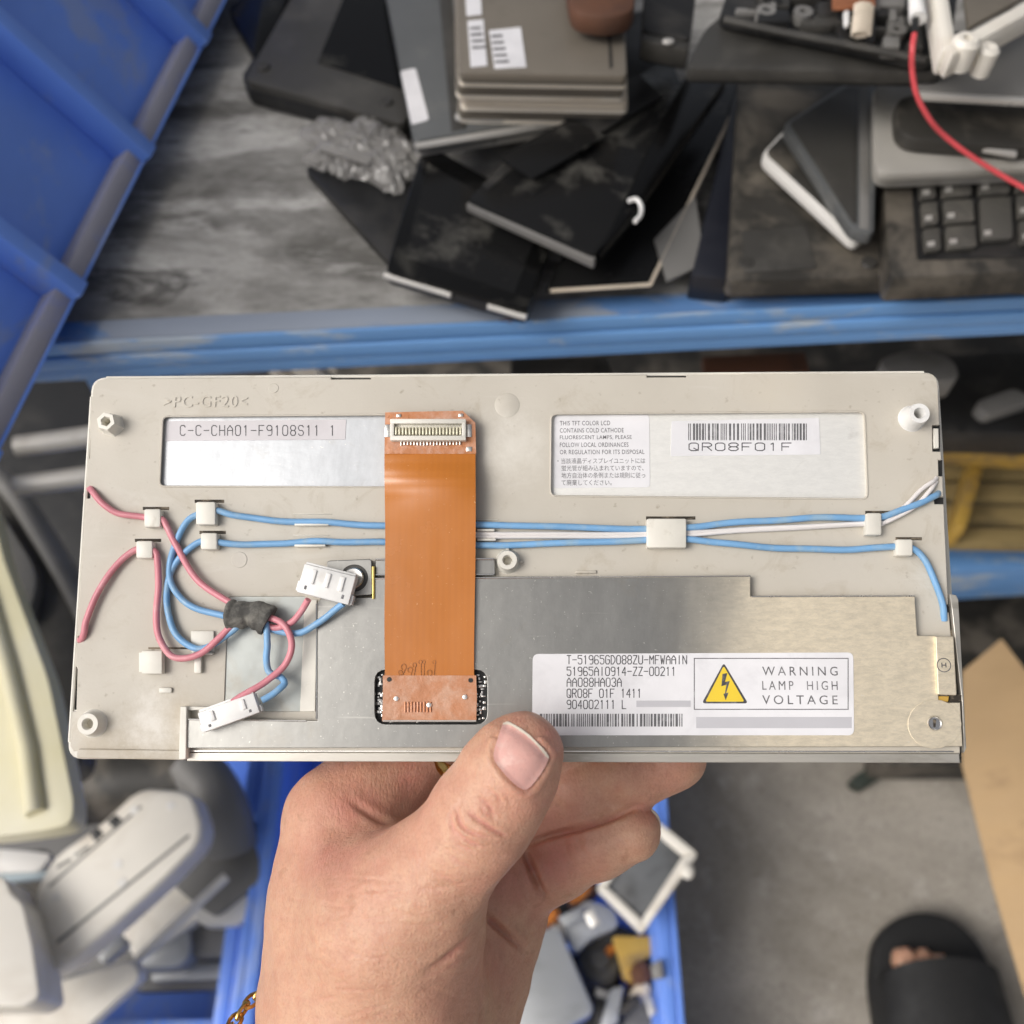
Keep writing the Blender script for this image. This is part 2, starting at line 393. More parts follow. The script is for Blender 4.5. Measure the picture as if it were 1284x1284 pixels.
def slab(name, pts, z, th, m, parent=None, bev=.0015, rc=0, label=None, cat=None, group=None, kind=None, seg=2):
    """flat thing whose top outline is sighted on the plane z, th thick downwards"""
    w = [W(px, py, z) for px, py in pts]
    if rc: w = rounded(w, rc)
    n = Vector((-z[1], -z[2], 1)).normalized() if isinstance(z, tuple) else Vector((0, 0, 1))
    bm = bmesh.new(); prism(bm, w, n * -th, bev, seg)
    return tag(put(name, bm, m, parent), label, cat, group, kind)
def mid(pts, z): 
    v = sum((W(*p, z) for p in pts), Vector()) / len(pts); return v

# ------------------------------------------------------------------ the display module
DM = thing('display_module', 'beige display module seen from its back with an orange flex strip, held in the hand', 'display module', (0, 0, 0))
DM.matrix_world = Matrix.Translation(CAM) @ Matrix.Rotation(TH, 4, 'X') @ Matrix.Translation(PT) @ PROT.to_4x4()
def lpoly(pts, h=0.0, rc=0.0, n=5):
    q = [L(*p, h) for p in pts]
    return rounded(q, rc, n) if rc else q
def part(name, bm, m, parent=DM, label=None, kind=None, smooth=30):
    o = put(name, bm, m, parent, smooth, local=True)
    return tag(o, label, kind=kind)
def lplate(name, pts, h0, h1, m, parent=DM, bev=.15, rc=0.0, holes=(), label=None, kind=None):
    """plate on the module from height h0 to h1 (mm) with the outline sighted at its top"""
    bm = flat2d([lpoly(pts, h1, rc * .001)] + [lpoly(q, h1, r * .001) for q, r in holes], h0 * .001, h1 * .001, bev * .001)
    return part(name, bm, m, parent, label, kind, smooth=0)
def rect(x0, y0, x1, y1): return [(x0, y0), (x1, y0), (x1, y1), (x0, y1)]
def lbox(bm, x0, y0, x1, y1, h0, h1, bev=.2):
    prism(bm, lpoly(rect(x0, y0, x1, y1), h1), (0, 0, (h0 - h1) * .001), bev * .001)

# the back cover: one plate with its two label windows, the insulation opening and the edge notches
outer = [(116, 494), (117.5, 484), (122, 477.5), (132, 474.5), (415, 472.5), (415, 475.5), (465, 475.5), (465, 472.3), (811, 469.7), (811, 473), (861, 473), (861, 469.4),
         (1162, 467.6), (1170, 469.5), (1174.5, 475), (1176.3, 485), (1178, 533), (1169, 533), (1169.5, 566), (1180, 566), (1180.5, 577), (1176.5, 577), (1177, 597), (1182, 597), (1183, 623),
         (1171, 624), (1172, 632), (1183.5, 632), (1189, 758), (1181, 759), (1181.5, 768), (1190, 768), (1204, 940), (1204, 946), (92, 942), (88, 936),
         (91, 892), (95.5, 892), (97, 836), (93.5, 836), (96, 806), (101, 806), (101.5, 797), (96.5, 797), (106.5, 625), (113, 625), (113.5, 611), (107.5, 611), (110, 575), (112.5, 575), (113.5, 540), (112, 540)]
win1 = rounded([Vector((*p, 0)) for p in [(204, 522), (490, 520), (490, 611), (200, 610)]], [7, 0, 0, 7])
win2 = rounded([Vector((*p, 0)) for p in [(691, 519), (1084, 516), (1088, 626), (690, 622)]], 8)
win3 = rounded([Vector((*p, 0)) for p in [(286, 748), (384, 748), (384, 892), (281, 892)]], 5)
xy = lambda q: [(p[0], p[1]) for p in q]
lplate('back_cover', outer, -1.6, 0, m_beige, bev=.22, holes=[(xy(win1), 0), (xy(win2), 0), (xy(win3), 0)])
# raised lips round the windows
for q in (win1, win2):
    bm = bmesh.new(); pth = [L(p[0], p[1], .02) for p in q]; tube(bm, pth + pth[:1], .00028, 6, False); part('window_lip', bm, m_beige)
# the housing under the cover and its pale front frame
lplate('housing', rect(124, 484, 1172, 940), -9.0, -1.7, m_dkgrey, bev=.3)
lplate('front_frame', [(115, 473), (1177, 466.5), (1207, 948), (84, 952)], -12.5, -9.05, m_ivory, bev=.4, rc=4.2)
for a, b in (((134, 474), (1158, 467.4)),):                          # the pale rolled top edge
    bm = bmesh.new(); tube(bm, [L(*a, -1.2), L(*b, -1.2)], .0005, 8); part('top_edge', bm, m_ivory)
bm = bmesh.new(); tube(bm, [L(115.6, 498, -1.4), L(88, 930, -1.4)], .0006, 8); part('side_edge', bm, m_ivory)
for q in (rect(413, 472.8, 467, 476.5), rect(809, 470, 863, 474), rect(106.8, 611.5, 114, 625), rect(97.2, 797.5, 103, 806.5), rect(93.6, 838, 97.5, 890), rect(110.5, 541, 115, 574),
          rect(1168, 533, 1178.5, 567), rect(1176, 577, 1181.6, 598), rect(1170, 624, 1183, 633), rect(1180, 759, 1189.5, 769)):
    lplate('edge_slot_shade', q, -9.2, -1.75, m_black, bev=0)  # black blocks stand in for the shade deep in the edge notches
lplate('metal_backing', rect(196, 516, 496, 616), -2.2, -1.1, m_zinc, bev=0)
lplate('metal_backing', rect(686, 512, 1092, 630), -2.2, -1.1, m_zinc, bev=0)
lplate('insulation_film', rect(278, 745, 392, 896), -2.2, -.35, m_film, bev=0)
lplate('film_border', [(382, 752), (397, 752), (395, 892), (376, 892)], -.3, .5, m_ivory, bev=.1)

# bottom rail and the dirty seam above it
bm = bmesh.new(); prism(bm, lpoly([(232, 938), (1205, 935), (1206, 957), (233, 954)], -3), (0, 0, -.004), .0001); part('seam', bm, m_grime)
lplate('bottom_rail', [(234, 943.5), (1203, 944.5), (1204, 957), (234, 954.5)], -8, .6, m_rail, bev=.25)
lplate('rail_lip', [(236, 941), (1196, 941.5), (1196, 943.2), (236, 942.6)], -3, .2, m_steel, bev=.05)
lplate('bottom_ledge', [(97, 939), (232, 941), (232, 953), (96, 951)], -8, .9, m_beige, bev=.3, rc=.6)
lplate('hook_post', [(226, 886), (234, 886), (233, 952), (224, 952)], -1, 3.2, m_ivory, bev=.2)
lplate('hook_post', [(227, 886), (263, 886), (263, 890), (227, 891)], -1, 2.0, m_ivory, bev=.2)

# shield plate with its opening for the flex strip
pcbwin = rounded([Vector((*p, 0)) for p in rect(470, 840, 611, 908)], 15)
shield = [(236, 902), (398, 904), (398, 756), (403, 750), (470, 749), (470, 725), (621, 723), (941, 722), (941, 748), (1147, 747), (1150, 797), (1173, 797), (1177, 881),
          (1204, 881), (1207, 936), (232, 938)]
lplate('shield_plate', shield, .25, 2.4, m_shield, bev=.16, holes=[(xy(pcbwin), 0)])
for a, b in (((236, 902), (384, 904)), ((397, 902), (397, 757)), ((470, 725.5), (941, 722.5)), ((942, 748), (1147, 747.5))):   # folded bright edges
    bm = bmesh.new(); tube(bm, [L(*a, 2.45), L(*b, 2.45)], .00022, 6); part('folded_edge', bm, m_steel)
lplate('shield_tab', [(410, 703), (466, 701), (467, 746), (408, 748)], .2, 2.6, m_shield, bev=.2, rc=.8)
bm = bmesh.new(); lbox(bm, 466.5, 710, 469.5, 751, .2, 3.0, .1); part('foil_edge', bm, m_goldtrim)
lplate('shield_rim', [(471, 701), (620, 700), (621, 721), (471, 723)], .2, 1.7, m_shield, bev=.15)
for y in (701.5, 721):
    bm = bmesh.new(); tube(bm, [L(471, y, 1.9), L(619, y - .5, 1.9)], .0003, 6); part('folded_edge', bm, m_steel)
# screw with washer
o = L(444, 725, 2.6); bm = bmesh.new()
lathe(bm, [(0, .0001), (.0035, .0001), (.0036, .0003), (.0036, 0)], o, n=28); part('washer', bm, m_dkgrey)
bm = bmesh.new(); lathe(bm, [(.0007, .0006), (.0011, .0012), (.0024, .0013), (.0027, .0009), (.0027, .0002)], o, n=24)
lathe(bm, [(0, .0005), (.0007, .0006)], o, n=12); sc = part('screw', bm, m_steel)
bm = bmesh.new()
for a in (0, 90):
    c, s = math.cos(R(a + 20)), math.sin(R(a + 20)); p = [(-.0011, -.00022), (.0011, -.00022), (.0011, .00022), (-.0011, .00022)]
    prism(bm, [o + Vector((x * c - y * s, x * s + y * c, .00142 + a * 1e-7)) for x, y in p], (0, 0, -.0002))
part('screw_slot', bm, m_grime, sc)
# round emboss and the corner pocket at the lower right
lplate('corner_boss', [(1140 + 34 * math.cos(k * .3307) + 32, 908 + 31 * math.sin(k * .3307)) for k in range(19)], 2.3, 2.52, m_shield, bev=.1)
bm = bmesh.new(); lathe(bm, [(.0001, .0), (.0014, 0), (.0017, .0003), (.0019, 0)], L(1172, 907, 2.75), n=20); ho = part('screw_hole', bm, m_steel)
bm = bmesh.new(); prism(bm, lpoly([(1171, 902), (1174, 902), (1173, 912), (1171.5, 912)], 3.1), (0, 0, -.0002)); part('hole_mark', bm, m_grime, ho)
# lamp holder block on the right, with the side flange behind it
lplate('side_flange', [(1191, 745), (1199, 746), (1202, 752), (1212, 938), (1209, 944), (1206, 880), (1194, 768)], -6, 1.0, m_rail, bev=.2)
lplate('flange_gap', [(1188, 760), (1195, 760), (1201, 878), (1193, 878)], -6, -.4, m_grime, bev=.05)
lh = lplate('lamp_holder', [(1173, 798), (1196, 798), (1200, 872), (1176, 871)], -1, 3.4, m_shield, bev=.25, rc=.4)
def ring(bm, c, r, w, h, n=24):
    a = [bm.verts.new(c + Vector((math.cos(2 * math.pi * k / n) * (r + w), math.sin(2 * math.pi * k / n) * (r + w), h))) for k in range(n)]
    b = [bm.verts.new(c + Vector((math.cos(2 * math.pi * k / n) * r, math.sin(2 * math.pi * k / n) * r, h))) for k in range(n)]
    for k in range(n): bm.faces.new((a[k], a[(k + 1) % n], b[(k + 1) % n], b[k]))
bm = bmesh.new(); c = L(1183.5, 834, 3.4); ring(bm, c, .0016, .00022, .00004)
for dx in (-.0005, .0005): prism(bm, [c + Vector((x, y, .00005)) for x, y in ((dx - .00012, -.0006), (dx + .00012, -.0006), (dx + .00012, .0006), (dx - .00012, .0006))], (0, 0, -.00002))
prism(bm, [c + Vector((x, y, .00006)) for x, y in ((-.0004, -.00012), (.0004, -.00012), (.0004, .00012), (-.0004, .00012))], (0, 0, -.00002))
part('stamped_mark', bm, m_ink, lh, smooth=0)
lplate('amber_tab', [(1174, 873), (1190, 873), (1189, 880), (1175, 880)], -1, 2.0, m_yellow, bev=.1)
lplate('dark_gap', [(1190, 872), (1206, 871), (1206, 880), (1190, 880)], -1, 1.0, m_grime, bev=.1)
lplate('latch', [(1170.5, 537), (1177, 537), (1177.5, 562), (1171, 562)], -3, -.2, m_ivory, bev=.2)

# circuit board in the opening
lplate('circuit_board', rect(466, 834, 616, 912), -.9, .1, m_pcb, bev=0)
bm = bmesh.new()
for k in range(95):
    x = random.choice((random.uniform(474, 486), random.uniform(594, 609), random.uniform(474, 609))); y = random.uniform(846, 903)
    if 488 < x < 592: y = random.choice((random.uniform(842, 846), random.uniform(901, 905)))
    w, h = random.uniform(1, 2.6), random.uniform(.8, 2.2); lbox(bm, x - w, y - h, x + w, y + h, .1, random.uniform(.25, .7), .04)
part('soldered_component', bm, m_solder, kind='stuff')
# flex strip: a bent thin sheet
def sheet(rows, half, thick, nx=10):
    """rows of (left px, right px, y px, height mm)"""
    bm = bmesh.new(); g = []
    for xl, xr, y, h in rows:
        curl = 2.3 * math.exp(-((y - 606) / 26) ** 2)
        g.append([bm.verts.new(L(xl + (xr - xl) * i / nx, y, h - curl * max(0, 1 - i / nx * 1.35) ** 2 - curl * .35 * max(0, i / nx * 3 - 2.2) ** 2)) for i in range(nx + 1)])
    for a, b in zip(g, g[1:]):
        for i in range(nx): bm.faces.new((a[i], b[i], b[i + 1], a[i + 1]))
    bmesh.ops.recalc_face_normals(bm, faces=bm.faces)
    if sum(f.normal.z for f in bm.faces) < 0: bmesh.ops.reverse_faces(bm, faces=bm.faces)
    r = bmesh.ops.extrude_face_region(bm, geom=bm.faces[:])
    bmesh.ops.translate(bm, verts=[v for v in r['geom'] if isinstance(v, bmesh.types.BMVert)], vec=(0, 0, -thick * .001))
    bmesh.ops.recalc_face_normals(bm, faces=bm.faces)
    return bm
ky = [(568, 3.3), (580, 4.0), (590, 5.0), (600, 5.7), (612, 5.95), (626, 5.75), (644, 5.2), (668, 4.55), (694, 4.15), (720, 4.0), (760, 3.9), (800, 3.7), (830, 3.5), (849, 3.2)]
rows = []
for (y0, h0), (y1, h1) in zip(ky, ky[1:]):
    for j in range(4):
        t = j / 4; y = y0 + (y1 - y0) * t; rows.append((482.5 + .5 * math.sin(y * .03), 596.5 - (y - 568) * .006 + .5 * math.sin(y * .021), y, h0 + (h1 - h0) * t))
rows.append((481.5, 595, 849, 3.2))
fx = part('flex_strip', sheet(rows, 0, .15), m_flex, smooth=60)
bm = flat2d([lpoly([(483, 517), (580, 515), (596, 530), (597, 569), (482, 569)], 3.45)], .0033, .00345); fe = part('flex_end', bm, m_flexend, smooth=0, label='copper coloured upper end of the flex strip')
bm = sheet([(480, 597, 847, 3.35), (480, 598, 875, 2.9), (479, 597, 904, 2.6)], 0, .3); cl = part('flex_tail', bm, m_clear, label='milky pinkish lower tail of the flex strip')
for y0, y1, h in ((903, 905, 2.85),):
    bm = bmesh.new(); tube(bm, [L(480, 904, 2.7), L(597, 904, 2.7)], .00025, 6); part('tail_edge', bm, m_edge, cl)
for x, y in ((497, 876), (583, 874), (538, 884)):
    bm = bmesh.new(); lathe(bm, [(0, .0004), (.0006, .0003), (.0008, 0)], L(x, y, 2.95), n=14); part('solder_dot', bm, m_steel, cl)
for x, y in ((488, 852), (590, 853)):
    bm = bmesh.new(); lathe(bm, [(0, .0001), (.0006, .0001), (.0006, 0)], L(x, y, 3.35), n=14); part('pin_hole', bm, m_pcb, cl)
bm = bmesh.new()
for k in range(8):                                             # printed loops of track near the tail
    x, y, r = 500 + k * 6.5 + random.uniform(-2, 2), 838 + random.uniform(-9, 6), random.uniform(2.2, 4.0)
    p = [L(x + r * math.cos(t) * .8, y + r * math.sin(t), 3.55) for t in np.linspace(-4.2, 1.1, 12)]
    p.append(L(x + random.uniform(-2, 2), 847, 3.35)); tube(bm, p, .00006, 4)
part('printed_track', bm, M('brown_track', (.26, .09, .02), .4), fx, kind='stuff')
bm = bmesh.new()
for k in range(9): x = 508 + k * 4; tube(bm, [L(x, 880, 3.0), L(x, 893, 2.9)], .00022, 5)
part('track_ridge', bm, m_flexend, cl, kind='stuff')
# board connector on the flex end
bm = bmesh.new()
for q in (rect(489, 525, 584, 531), rect(489, 546, 584, 552), rect(489, 530.5, 494, 546.5), rect(579, 530.5, 584, 546.5)): lbox(bm, q[0][0], q[0][1], q[2][0], q[2][1], 3.4, 5.6, .2)
lbox(bm, 493, 530, 580, 547, 3.4, 4.0, .05)
fc = part('flex_connector', bm, m_ivory)
bm = bmesh.new()
for k in range(20): x = 496.5 + k * 4.25; lbox(bm, x - 1.1, 535, x + 1.1, 545, 3.9, 5.2, .1)
part('contact', bm, M('contact_cream', (.66, .62, .46), .35, .3), fc, kind='stuff')
bm = bmesh.new()
for k in range(19): x = 503 + k * 4.1; lbox(bm, x - .9, 551.5, x + .9, 558 + random.uniform(-.6, .8), 3.4, 3.9, .08)
part('solder_leg', bm, m_solder, fc, kind='stuff')
for x, y in ((486, 540), (588, 540), (500, 521), (578, 520.5), (588, 563)):
    bm = bmesh.new(); w = 3 if y < 530 else 3.5; h = 2 if y < 530 else (8 if y < 560 else 3)
    lbox(bm, x - w, y - h, x + w, y + h, 3.4, 3.7, .1); part('solder_pad', bm, m_solder, fe)

# ---- lettering: a pen-plotter stroke alphabet on a 4 x 6 grid
G = {'0': '0105 05162636 3645 4541 413010 1001|', '1': '1526 2620|', '2': '051636 364544 4400 0040|', '3': '051636 3645 45443323 334241 413010 1001|', '4': '3036 3602 0242|', '5': '4606 0604 042434 344341 413010 1001|',
     '6': '453616 1605 0501 0110 1030 3041 4142 4233 3313 1302|', '7': '0646 4620|', '8': '1333 3344 4445 453616 160504 0413 130201 0110 1030 304142 4233|', '9': '4433 331304 0405 0516 1636 3645 4541 4130 3010|',
     'A': '0004 0426 2644 4440 0343|', 'C': '453616 1605 0501 0110 1030 3041|', 'D': '0006 0626 2644 4442 4220 2000|', 'F': '0006 0646 0333|', 'G': '453616 1605 0501 0110 1030 3041 4143 4323|', 'H': '0006 4046 0343|',
     'I': '2026|', 'L': '0600 0040|', 'M': '0006 0623 2346 4640|', 'N': '0006 0640 4046|', 'Q': '0105 051636 3645 4541 413010 1001 2240|', 'R': '0006 0636 3645 4544 4433 3303 2340|', 'S': '453616 160504 041333 334241 413010 1001|',
     'T': '2026 0646|', 'U': '0601 0110 1030 3041 4146|', 'W': '0610 1024 2430 3046|', 'Z': '0646 4600 0040|', '-': '0343|', ' ': '|'}
def strokes(bm, s, x0, y0, x1, y1, h, wmm, gap=.36):
    """line of stroke lettering filling the pixel box (baseline y1, cap line y0) at height h"""
    n = len(s); adv = (x1 - x0) / (n - gap); cw = adv * (1 - gap); w = wmm * .0005
    for k, ch in enumerate(s):
        for run in G[ch].rstrip('|').split():
            p = [(int(run[i]), int(run[i + 1])) for i in range(0, len(run), 2)]
            for (ax, ay), (bx, by) in zip(p, p[1:]):
                a = L(x0 + k * adv + ax / 4 * cw, y1 + (y0 - y1) * ay / 6, h); b = L(x0 + k * adv + bx / 4 * cw, y1 + (y0 - y1) * by / 6, h)
                t = (b - a); 
                if t.length < 1e-7: continue
                t.normalize(); nn = Vector((-t.y, t.x, 0)); e = t * w * .8
                bm.faces.new([bm.verts.new(q) for q in (a - nn * w - e * .3, a - e, a + nn * w - e * .3, b + nn * w + e * .3, b + e, b - nn * w + e * .3)][::-1])
def bars(bm, x0, y0, x1, y1, h, n, seed):
    r = random.Random(seed); x = x0; ws = []
    while len(ws) < n: ws.append((r.choice((1, 1, 1, 2, 2.4)), r.choice((1, 1, 1.2, 2.2))))
    k = (x1 - x0) / sum(a + b for a, b in ws)
    for a, b in ws:
        bm.faces.new([bm.verts.new(L(*p, h)) for p in rect(x, y0, x + a * k, y1)][::-1]); x += (a + b) * k
def frame_lines(bm, x0, y0, x1, y1, h, w=1.0):
    for q in (rect(x0, y0, x1, y0 + w), rect(x0, y1 - w, x1, y1), rect(x0, y0 + w, x0 + w, y1 - w), rect(x1 - w, y0 + w, x1, y1 - w)):
        bm.faces.new([bm.verts.new(L(*p, h)) for p in q][::-1])
HB = -1.1                                                        # top of the metal under the windows
la = lplate('code_label', [(209, 528), (434, 526), (433, 551), (207, 553)], HB, HB + .12, m_label_grey, bev=.02, label='lilac grey strip label with one line of code')
bm = bmesh.new(); strokes(bm, 'C-C-CHA01-F9108S11 1', 226, 533.5, 420, 546, HB + .15, .26); part('lettering', bm, m_ink, la, smooth=0)
lb = lplate('notice_label', [(695, 521), (814, 520), (815, 611), (694, 612)], HB, HB + .12, m_label, bev=.02, rc=1, label='white notice label with English and Japanese print')
def typed(parent, s, x0, y0, x1, y1, h, m, spacing=1.0, bold=0.0):
    bm = text_bm(s, 1, 0, spacing, bold=bold)
    a, b = L(x0, y1, h), L(x1, y0, h)
    fit(bm, a.x, b.x, a.y, b.y, h * .001)
    return part('lettering', bm, m, parent, smooth=0)
for k, (s, xr) in enumerate((('THIS TFT COLOR LCD', 765), ('CONTAINS COLD CATHODE', 782), ('FLUORESCENT LAMPS, PLEASE', 792), ('FOLLOW LOCAL ORDINANCES', 788), ('OR REGULATION FOR ITS DISPOSAL', 808))):
    typed(lb, s, 702, 527.5 + k * 9.05, xr, 533.5 + k * 9.05, HB + .15, m_inksoft, 1.1, .006)
for k, (s, xl, xr) in enumerate((('\u30fb\u5f53\u8a72\u6db2\u6676\u30c7\u30a3\u30b9\u30d7\u30ec\u30a4\u30e6\u30cb\u30c3\u30c8\u306b\u306f', 699, 809), ('\u86cd\u5149\u7ba1\u304c\u7d44\u307f\u8fbc\u307e\u308c\u3066\u3044\u307e\u3059\u306e\u3067\u3001', 704, 807),
                                  ('\u5730\u65b9\u81ea\u6cbb\u4f53\u306e\u6761\u4f8b\u307e\u305f\u306f\u898f\u5247\u306b\u5f93\u3063', 704, 809), ('\u3066\u5ec3\u68c4\u3057\u3066\u304f\u3060\u3055\u3044\u3002', 704, 767))):
    typed(lb, s, xl, 574 + k * 9.1, xr, 581.5 + k * 9.1, HB + .15, m_inksoft)
lc = lplate('serial_label', [(842, 528), (1027, 524), (1029, 570), (841, 572)], HB, HB + .12, m_label, bev=.02, rc=.5, label='white serial label with a bar code')
bm = bmesh.new(); bars(bm, 863, 531, 1013, 552, HB + .15, 44, 3); part('bar_code', bm, m_inksoft, lc, smooth=0)
bm = bmesh.new(); strokes(bm, 'QR08F01F', 864, 555.5, 992, 565, HB + .15, .28, .30); part('lettering', bm, m_ink, lc, smooth=0)
HS = 2.4
ld = lplate('type_label', [(668, 820), (1070, 818), (1071, 922), (667, 922)], HS, HS + .13, m_label, bev=.02, rc=1.6, label='large white type label with a warning box')
bm = bmesh.new()
for s, x1, y in (('T-51965GD088ZU-MFWAAIN', 861, 822), ('51965AI0914-ZZ-00211', 847, 836.5), ('AA088HA03A', 779, 850.2), ('QR08F 01F 1411', 804, 864), ('904002111 L', 785, 878)):
    strokes(bm, s, 711, y, x1, y + 10.6, HS + .17, .23, .30)
part('lettering', bm, m_ink, ld, smooth=0)
bm = bmesh.new(); bars(bm, 677, 895, 857, 911, HS + .17, 52, 5); part('bar_code', bm, m_inksoft, ld, smooth=0)
lplate('blanked_strip', rect(798, 878.5, 866, 886.5), HS + .12, HS + .17, m_blank, ld, bev=0)
lplate('blanked_strip', rect(873, 899, 1068, 913), HS + .12, HS + .17, m_blank, ld, bev=0)
bm = bmesh.new(); frame_lines(bm, 870, 825, 1064, 890, HS + .17, 1.1); part('warning_box', bm, m_inksoft, ld, smooth=0)
for k, s in enumerate(('WARNING', 'LAMP  HIGH', 'VOLTAGE')): typed(ld, s, 956, 836 + k * 18, 1050, 847 + k * 18, HS + .17, m_inksoft, 1.45)
lplate('warning_triangle', [(907.5, 831), (938, 882), (880, 882)], HS + .12, HS + .17, m_ink, ld, bev=0, rc=.9)
lplate('warning_triangle', [(907.5, 835), (933.5, 879.8), (884.5, 879.8)], HS + .17, HS + .20, m_yel, ld, bev=0, rc=.6)
lplate('lightning_bolt', [(906, 845), (912, 844), (909, 855), (915, 854), (910.5, 869), (913.5, 868.5), (910, 878), (907, 870), (909, 869.5), (911, 858.5), (904.5, 860.5)], HS + .20, HS + .23, m_ink, ld, bev=0)
# moulded mark on the cover and the ejector discs
bm = text_bm('>PC-GF20<', 1, .12, 1.15); a, b = L(205, 511), L(311, 496)
fit(bm, a.x, b.x, a.y, b.y, 0)
for v in bm.verts: v.co.z = .00022 if v.co.z > 0 else -.0001
part('moulded_mark', bm, m_beige, smooth=0)
for x, y, r in ((636, 508, .0034), (343, 487, .0014), (300, 702, .0022)):
    bm = bmesh.new(); lathe(bm, [(0, .0001), (r * .93, .00012), (r, .0)], L(x, y, .02), n=32); part('ejector_mark', bm, m_beige)
# screw posts
def post(x, y, r, hgt, hexa=False, m=m_ivory):
    o = L(x, y, 0); bm = bmesh.new()
    lathe(bm, [(r * 1.25, 0), (r * 1.1, hgt * .12), (r * .98, hgt * .8), (r * .9, hgt), (r * .52, hgt), (r * .42, hgt * .85), (r * .40, hgt * .1), (0, hgt * .1)], o, n=6 if hexa else 28)
    return part('screw_post', bm, m, smooth=40)
post(141, 533, .0028, .0045, True); post(1143, 525, .0029, .0060, False, m_white); post(117, 907, .0030, .0035); post(637, 704, .0027, .0035)
bm = bmesh.new(); lbox(bm, 634.5, 687, 638.5, 697, 0, 1.2, .2); lbox(bm, 648, 703, 656, 706, 0, .8, .2); part('post_rib', bm, m_beige)
# cable clips
def clip(x0, y0, x1, y1, h=2.9, slot=True):
    bm = bmesh.new(); lbox(bm, x0, y0, x1, y1, -.3, h, .55); o = part('cable_clip', bm, m_ivory)
    if slot:
        bm = bmesh.new(); lbox(bm, x0 - 1, y0 - 2.5, x1 + 11, y0 + 1.5, -.2, .06, .02); part('clip_slot', bm, m_grime, o)
clip(180, 638, 201, 661); clip(170, 678, 191, 700); clip(245, 629, 270, 658); clip(251, 668, 272, 689)
clip(1086, 643, 1106, 671, 3.1); clip(1124, 676, 1145, 697, 3.0); clip(811, 650, 861, 687, 3.2)
for x0, x1, y0 in ((369, 412, 656), (369, 408, 682.5), (598, 620, 663), (598, 622, 675)):
    bm = bmesh.new(); lbox(bm, x0, y0, x1, y0 + 3, 0, 1.7, .2); lbox(bm, x0 - 2, y0 - 12, x1 + 4, y0 - 11, 0, .3, .1); part('cable_guide', bm, m_ivory)
bm = bmesh.new(); lbox(bm, 177, 816, 203, 845, 0, 2.6, .3); lbox(bm, 174, 818, 180, 843, 0, 1.0, .2); o = part('moulded_catch', bm, m_ivory)
bm = bmesh.new(); lbox(bm, 186, 811.5, 236, 814, 0, .05, .02); part('catch_slot', bm, m_grime, o)
bm = bmesh.new(); lbox(bm, 239, 791, 268, 818, 0, .9, .3); lbox(bm, 243, 818, 252, 844, 0, 1.5, .3); lbox(bm, 240, 818, 266, 821, 0, 1.8, .2); part('moulded_catch', bm, m_ivory)
bm = bmesh.new(); lbox(bm, 199, 862, 215, 869, 0, .8, .3); part('moulded_nub', bm, m_ivory)
bm = bmesh.new(); lbox(bm, 722, 715, 748, 719, -.1, .5, .2); part('moulded_nub', bm, m_beige)

# wires, each one a swept round cable
def wire(pts, m, r=.00088, label=None):
    bm = bmesh.new(); sp = spline([L(*p) for p in pts], 8); a_ = random.uniform(0, 6)
    for i, q in enumerate(sp): q += Vector((math.sin(i * .31 + a_), math.sin(i * .43 + 2 * a_), .4 * math.sin(i * .6))) * .00010
    tube(bm, sp, r, 10); return part('wire', bm, m, label=label, smooth=60)
wire([(109, 620, -5), (112.5, 613, -1.0), (118, 618, 1.0), (130, 633, 1.6), (150, 644, 1.3), (180, 648.5, 1.4), (200, 650, 1.6), (210, 661, 1.7), (221, 684, 1.8), (235, 710, 1.9), (256, 735, 2.2), (288, 755, 3.2), (305, 764, 3.4)], m_pink)
wire([(98, 801, -5), (101.5, 802, -.8), (105, 794, 1.0), (109, 777, 1.5), (122, 744, 1.6), (143, 712, 1.5), (172, 689, 1.4), (192, 690, 1.6), (198, 705, 1.7), (198.5, 735, 1.8), (196, 770, 1.9), (200, 800, 2.4), (212, 820, 2.8), (231, 826, 3.4), (253, 818, 3.7), (275, 800, 3.6), (290, 785, 3.5), (305, 776, 3.5)], m_pink)
wire([(250, 643, 1.4), (236, 653, 1.5), (222, 676, 1.2), (214, 702, 1.2), (214, 728, 1.4), (226, 750, 1.6), (250, 764, 2.2), (284, 773, 3.2), (305, 776, 3.4)], m_blue)
wire([(260, 676, 1.4), (245, 683, 1.4), (225, 699, 1.0), (213, 722, .9), (209, 752, 1.2), (214, 782, 1.5), (228, 803, 1.8), (246, 813, 2.2), (268, 808, 2.4), (290, 792, 3.0), (303, 780, 3.4)], m_blue)
wire([(262, 641, 1.4), (275, 641, 1.5), (300, 647, 1.2), (345, 653, 1.1), (400, 654.5, 1.1), (440, 657, 1.1), (482, 659.5, 1.1), (540, 659, 1.1), (600, 658.5, 1.1), (660, 659, 1.1), (740, 662, 1.2), (812, 663, 1.3), (862, 661.5, 1.3), (905, 656.5, 1.2), (960, 653, 1.1), (1010, 650, 1.1), (1050, 648.5, 1.2), (1086, 650, 1.4),
      (1107, 647.5, 1.5), (1130, 640, 1.6), (1155, 630, 1.5), (1172, 622, .8), (1177, 617, -.8)], m_blue)
wire([(262, 679, 1.4), (275, 680, 1.4), (310, 683, 1.2), (350, 681.5, 1.1), (390, 679, 1.1), (430, 679.5, 1.1), (482, 680, 1.1), (540, 682, 1.1), (600, 684, 1.1), (660, 682.5, 1.1), (740, 680, 1.2), (812, 677, 1.3), (862, 676, 1.3), (905, 681, 1.2), (960, 686, 1.1), (1010, 688.5, 1.1), (1060, 689, 1.2), (1100, 687, 1.3), (1125, 685, 1.4),
      (1146, 689, 1.5), (1160, 703, 1.5), (1173, 730, 1.4), (1181, 755, 1.0), (1184, 778, -.3)], m_blue)
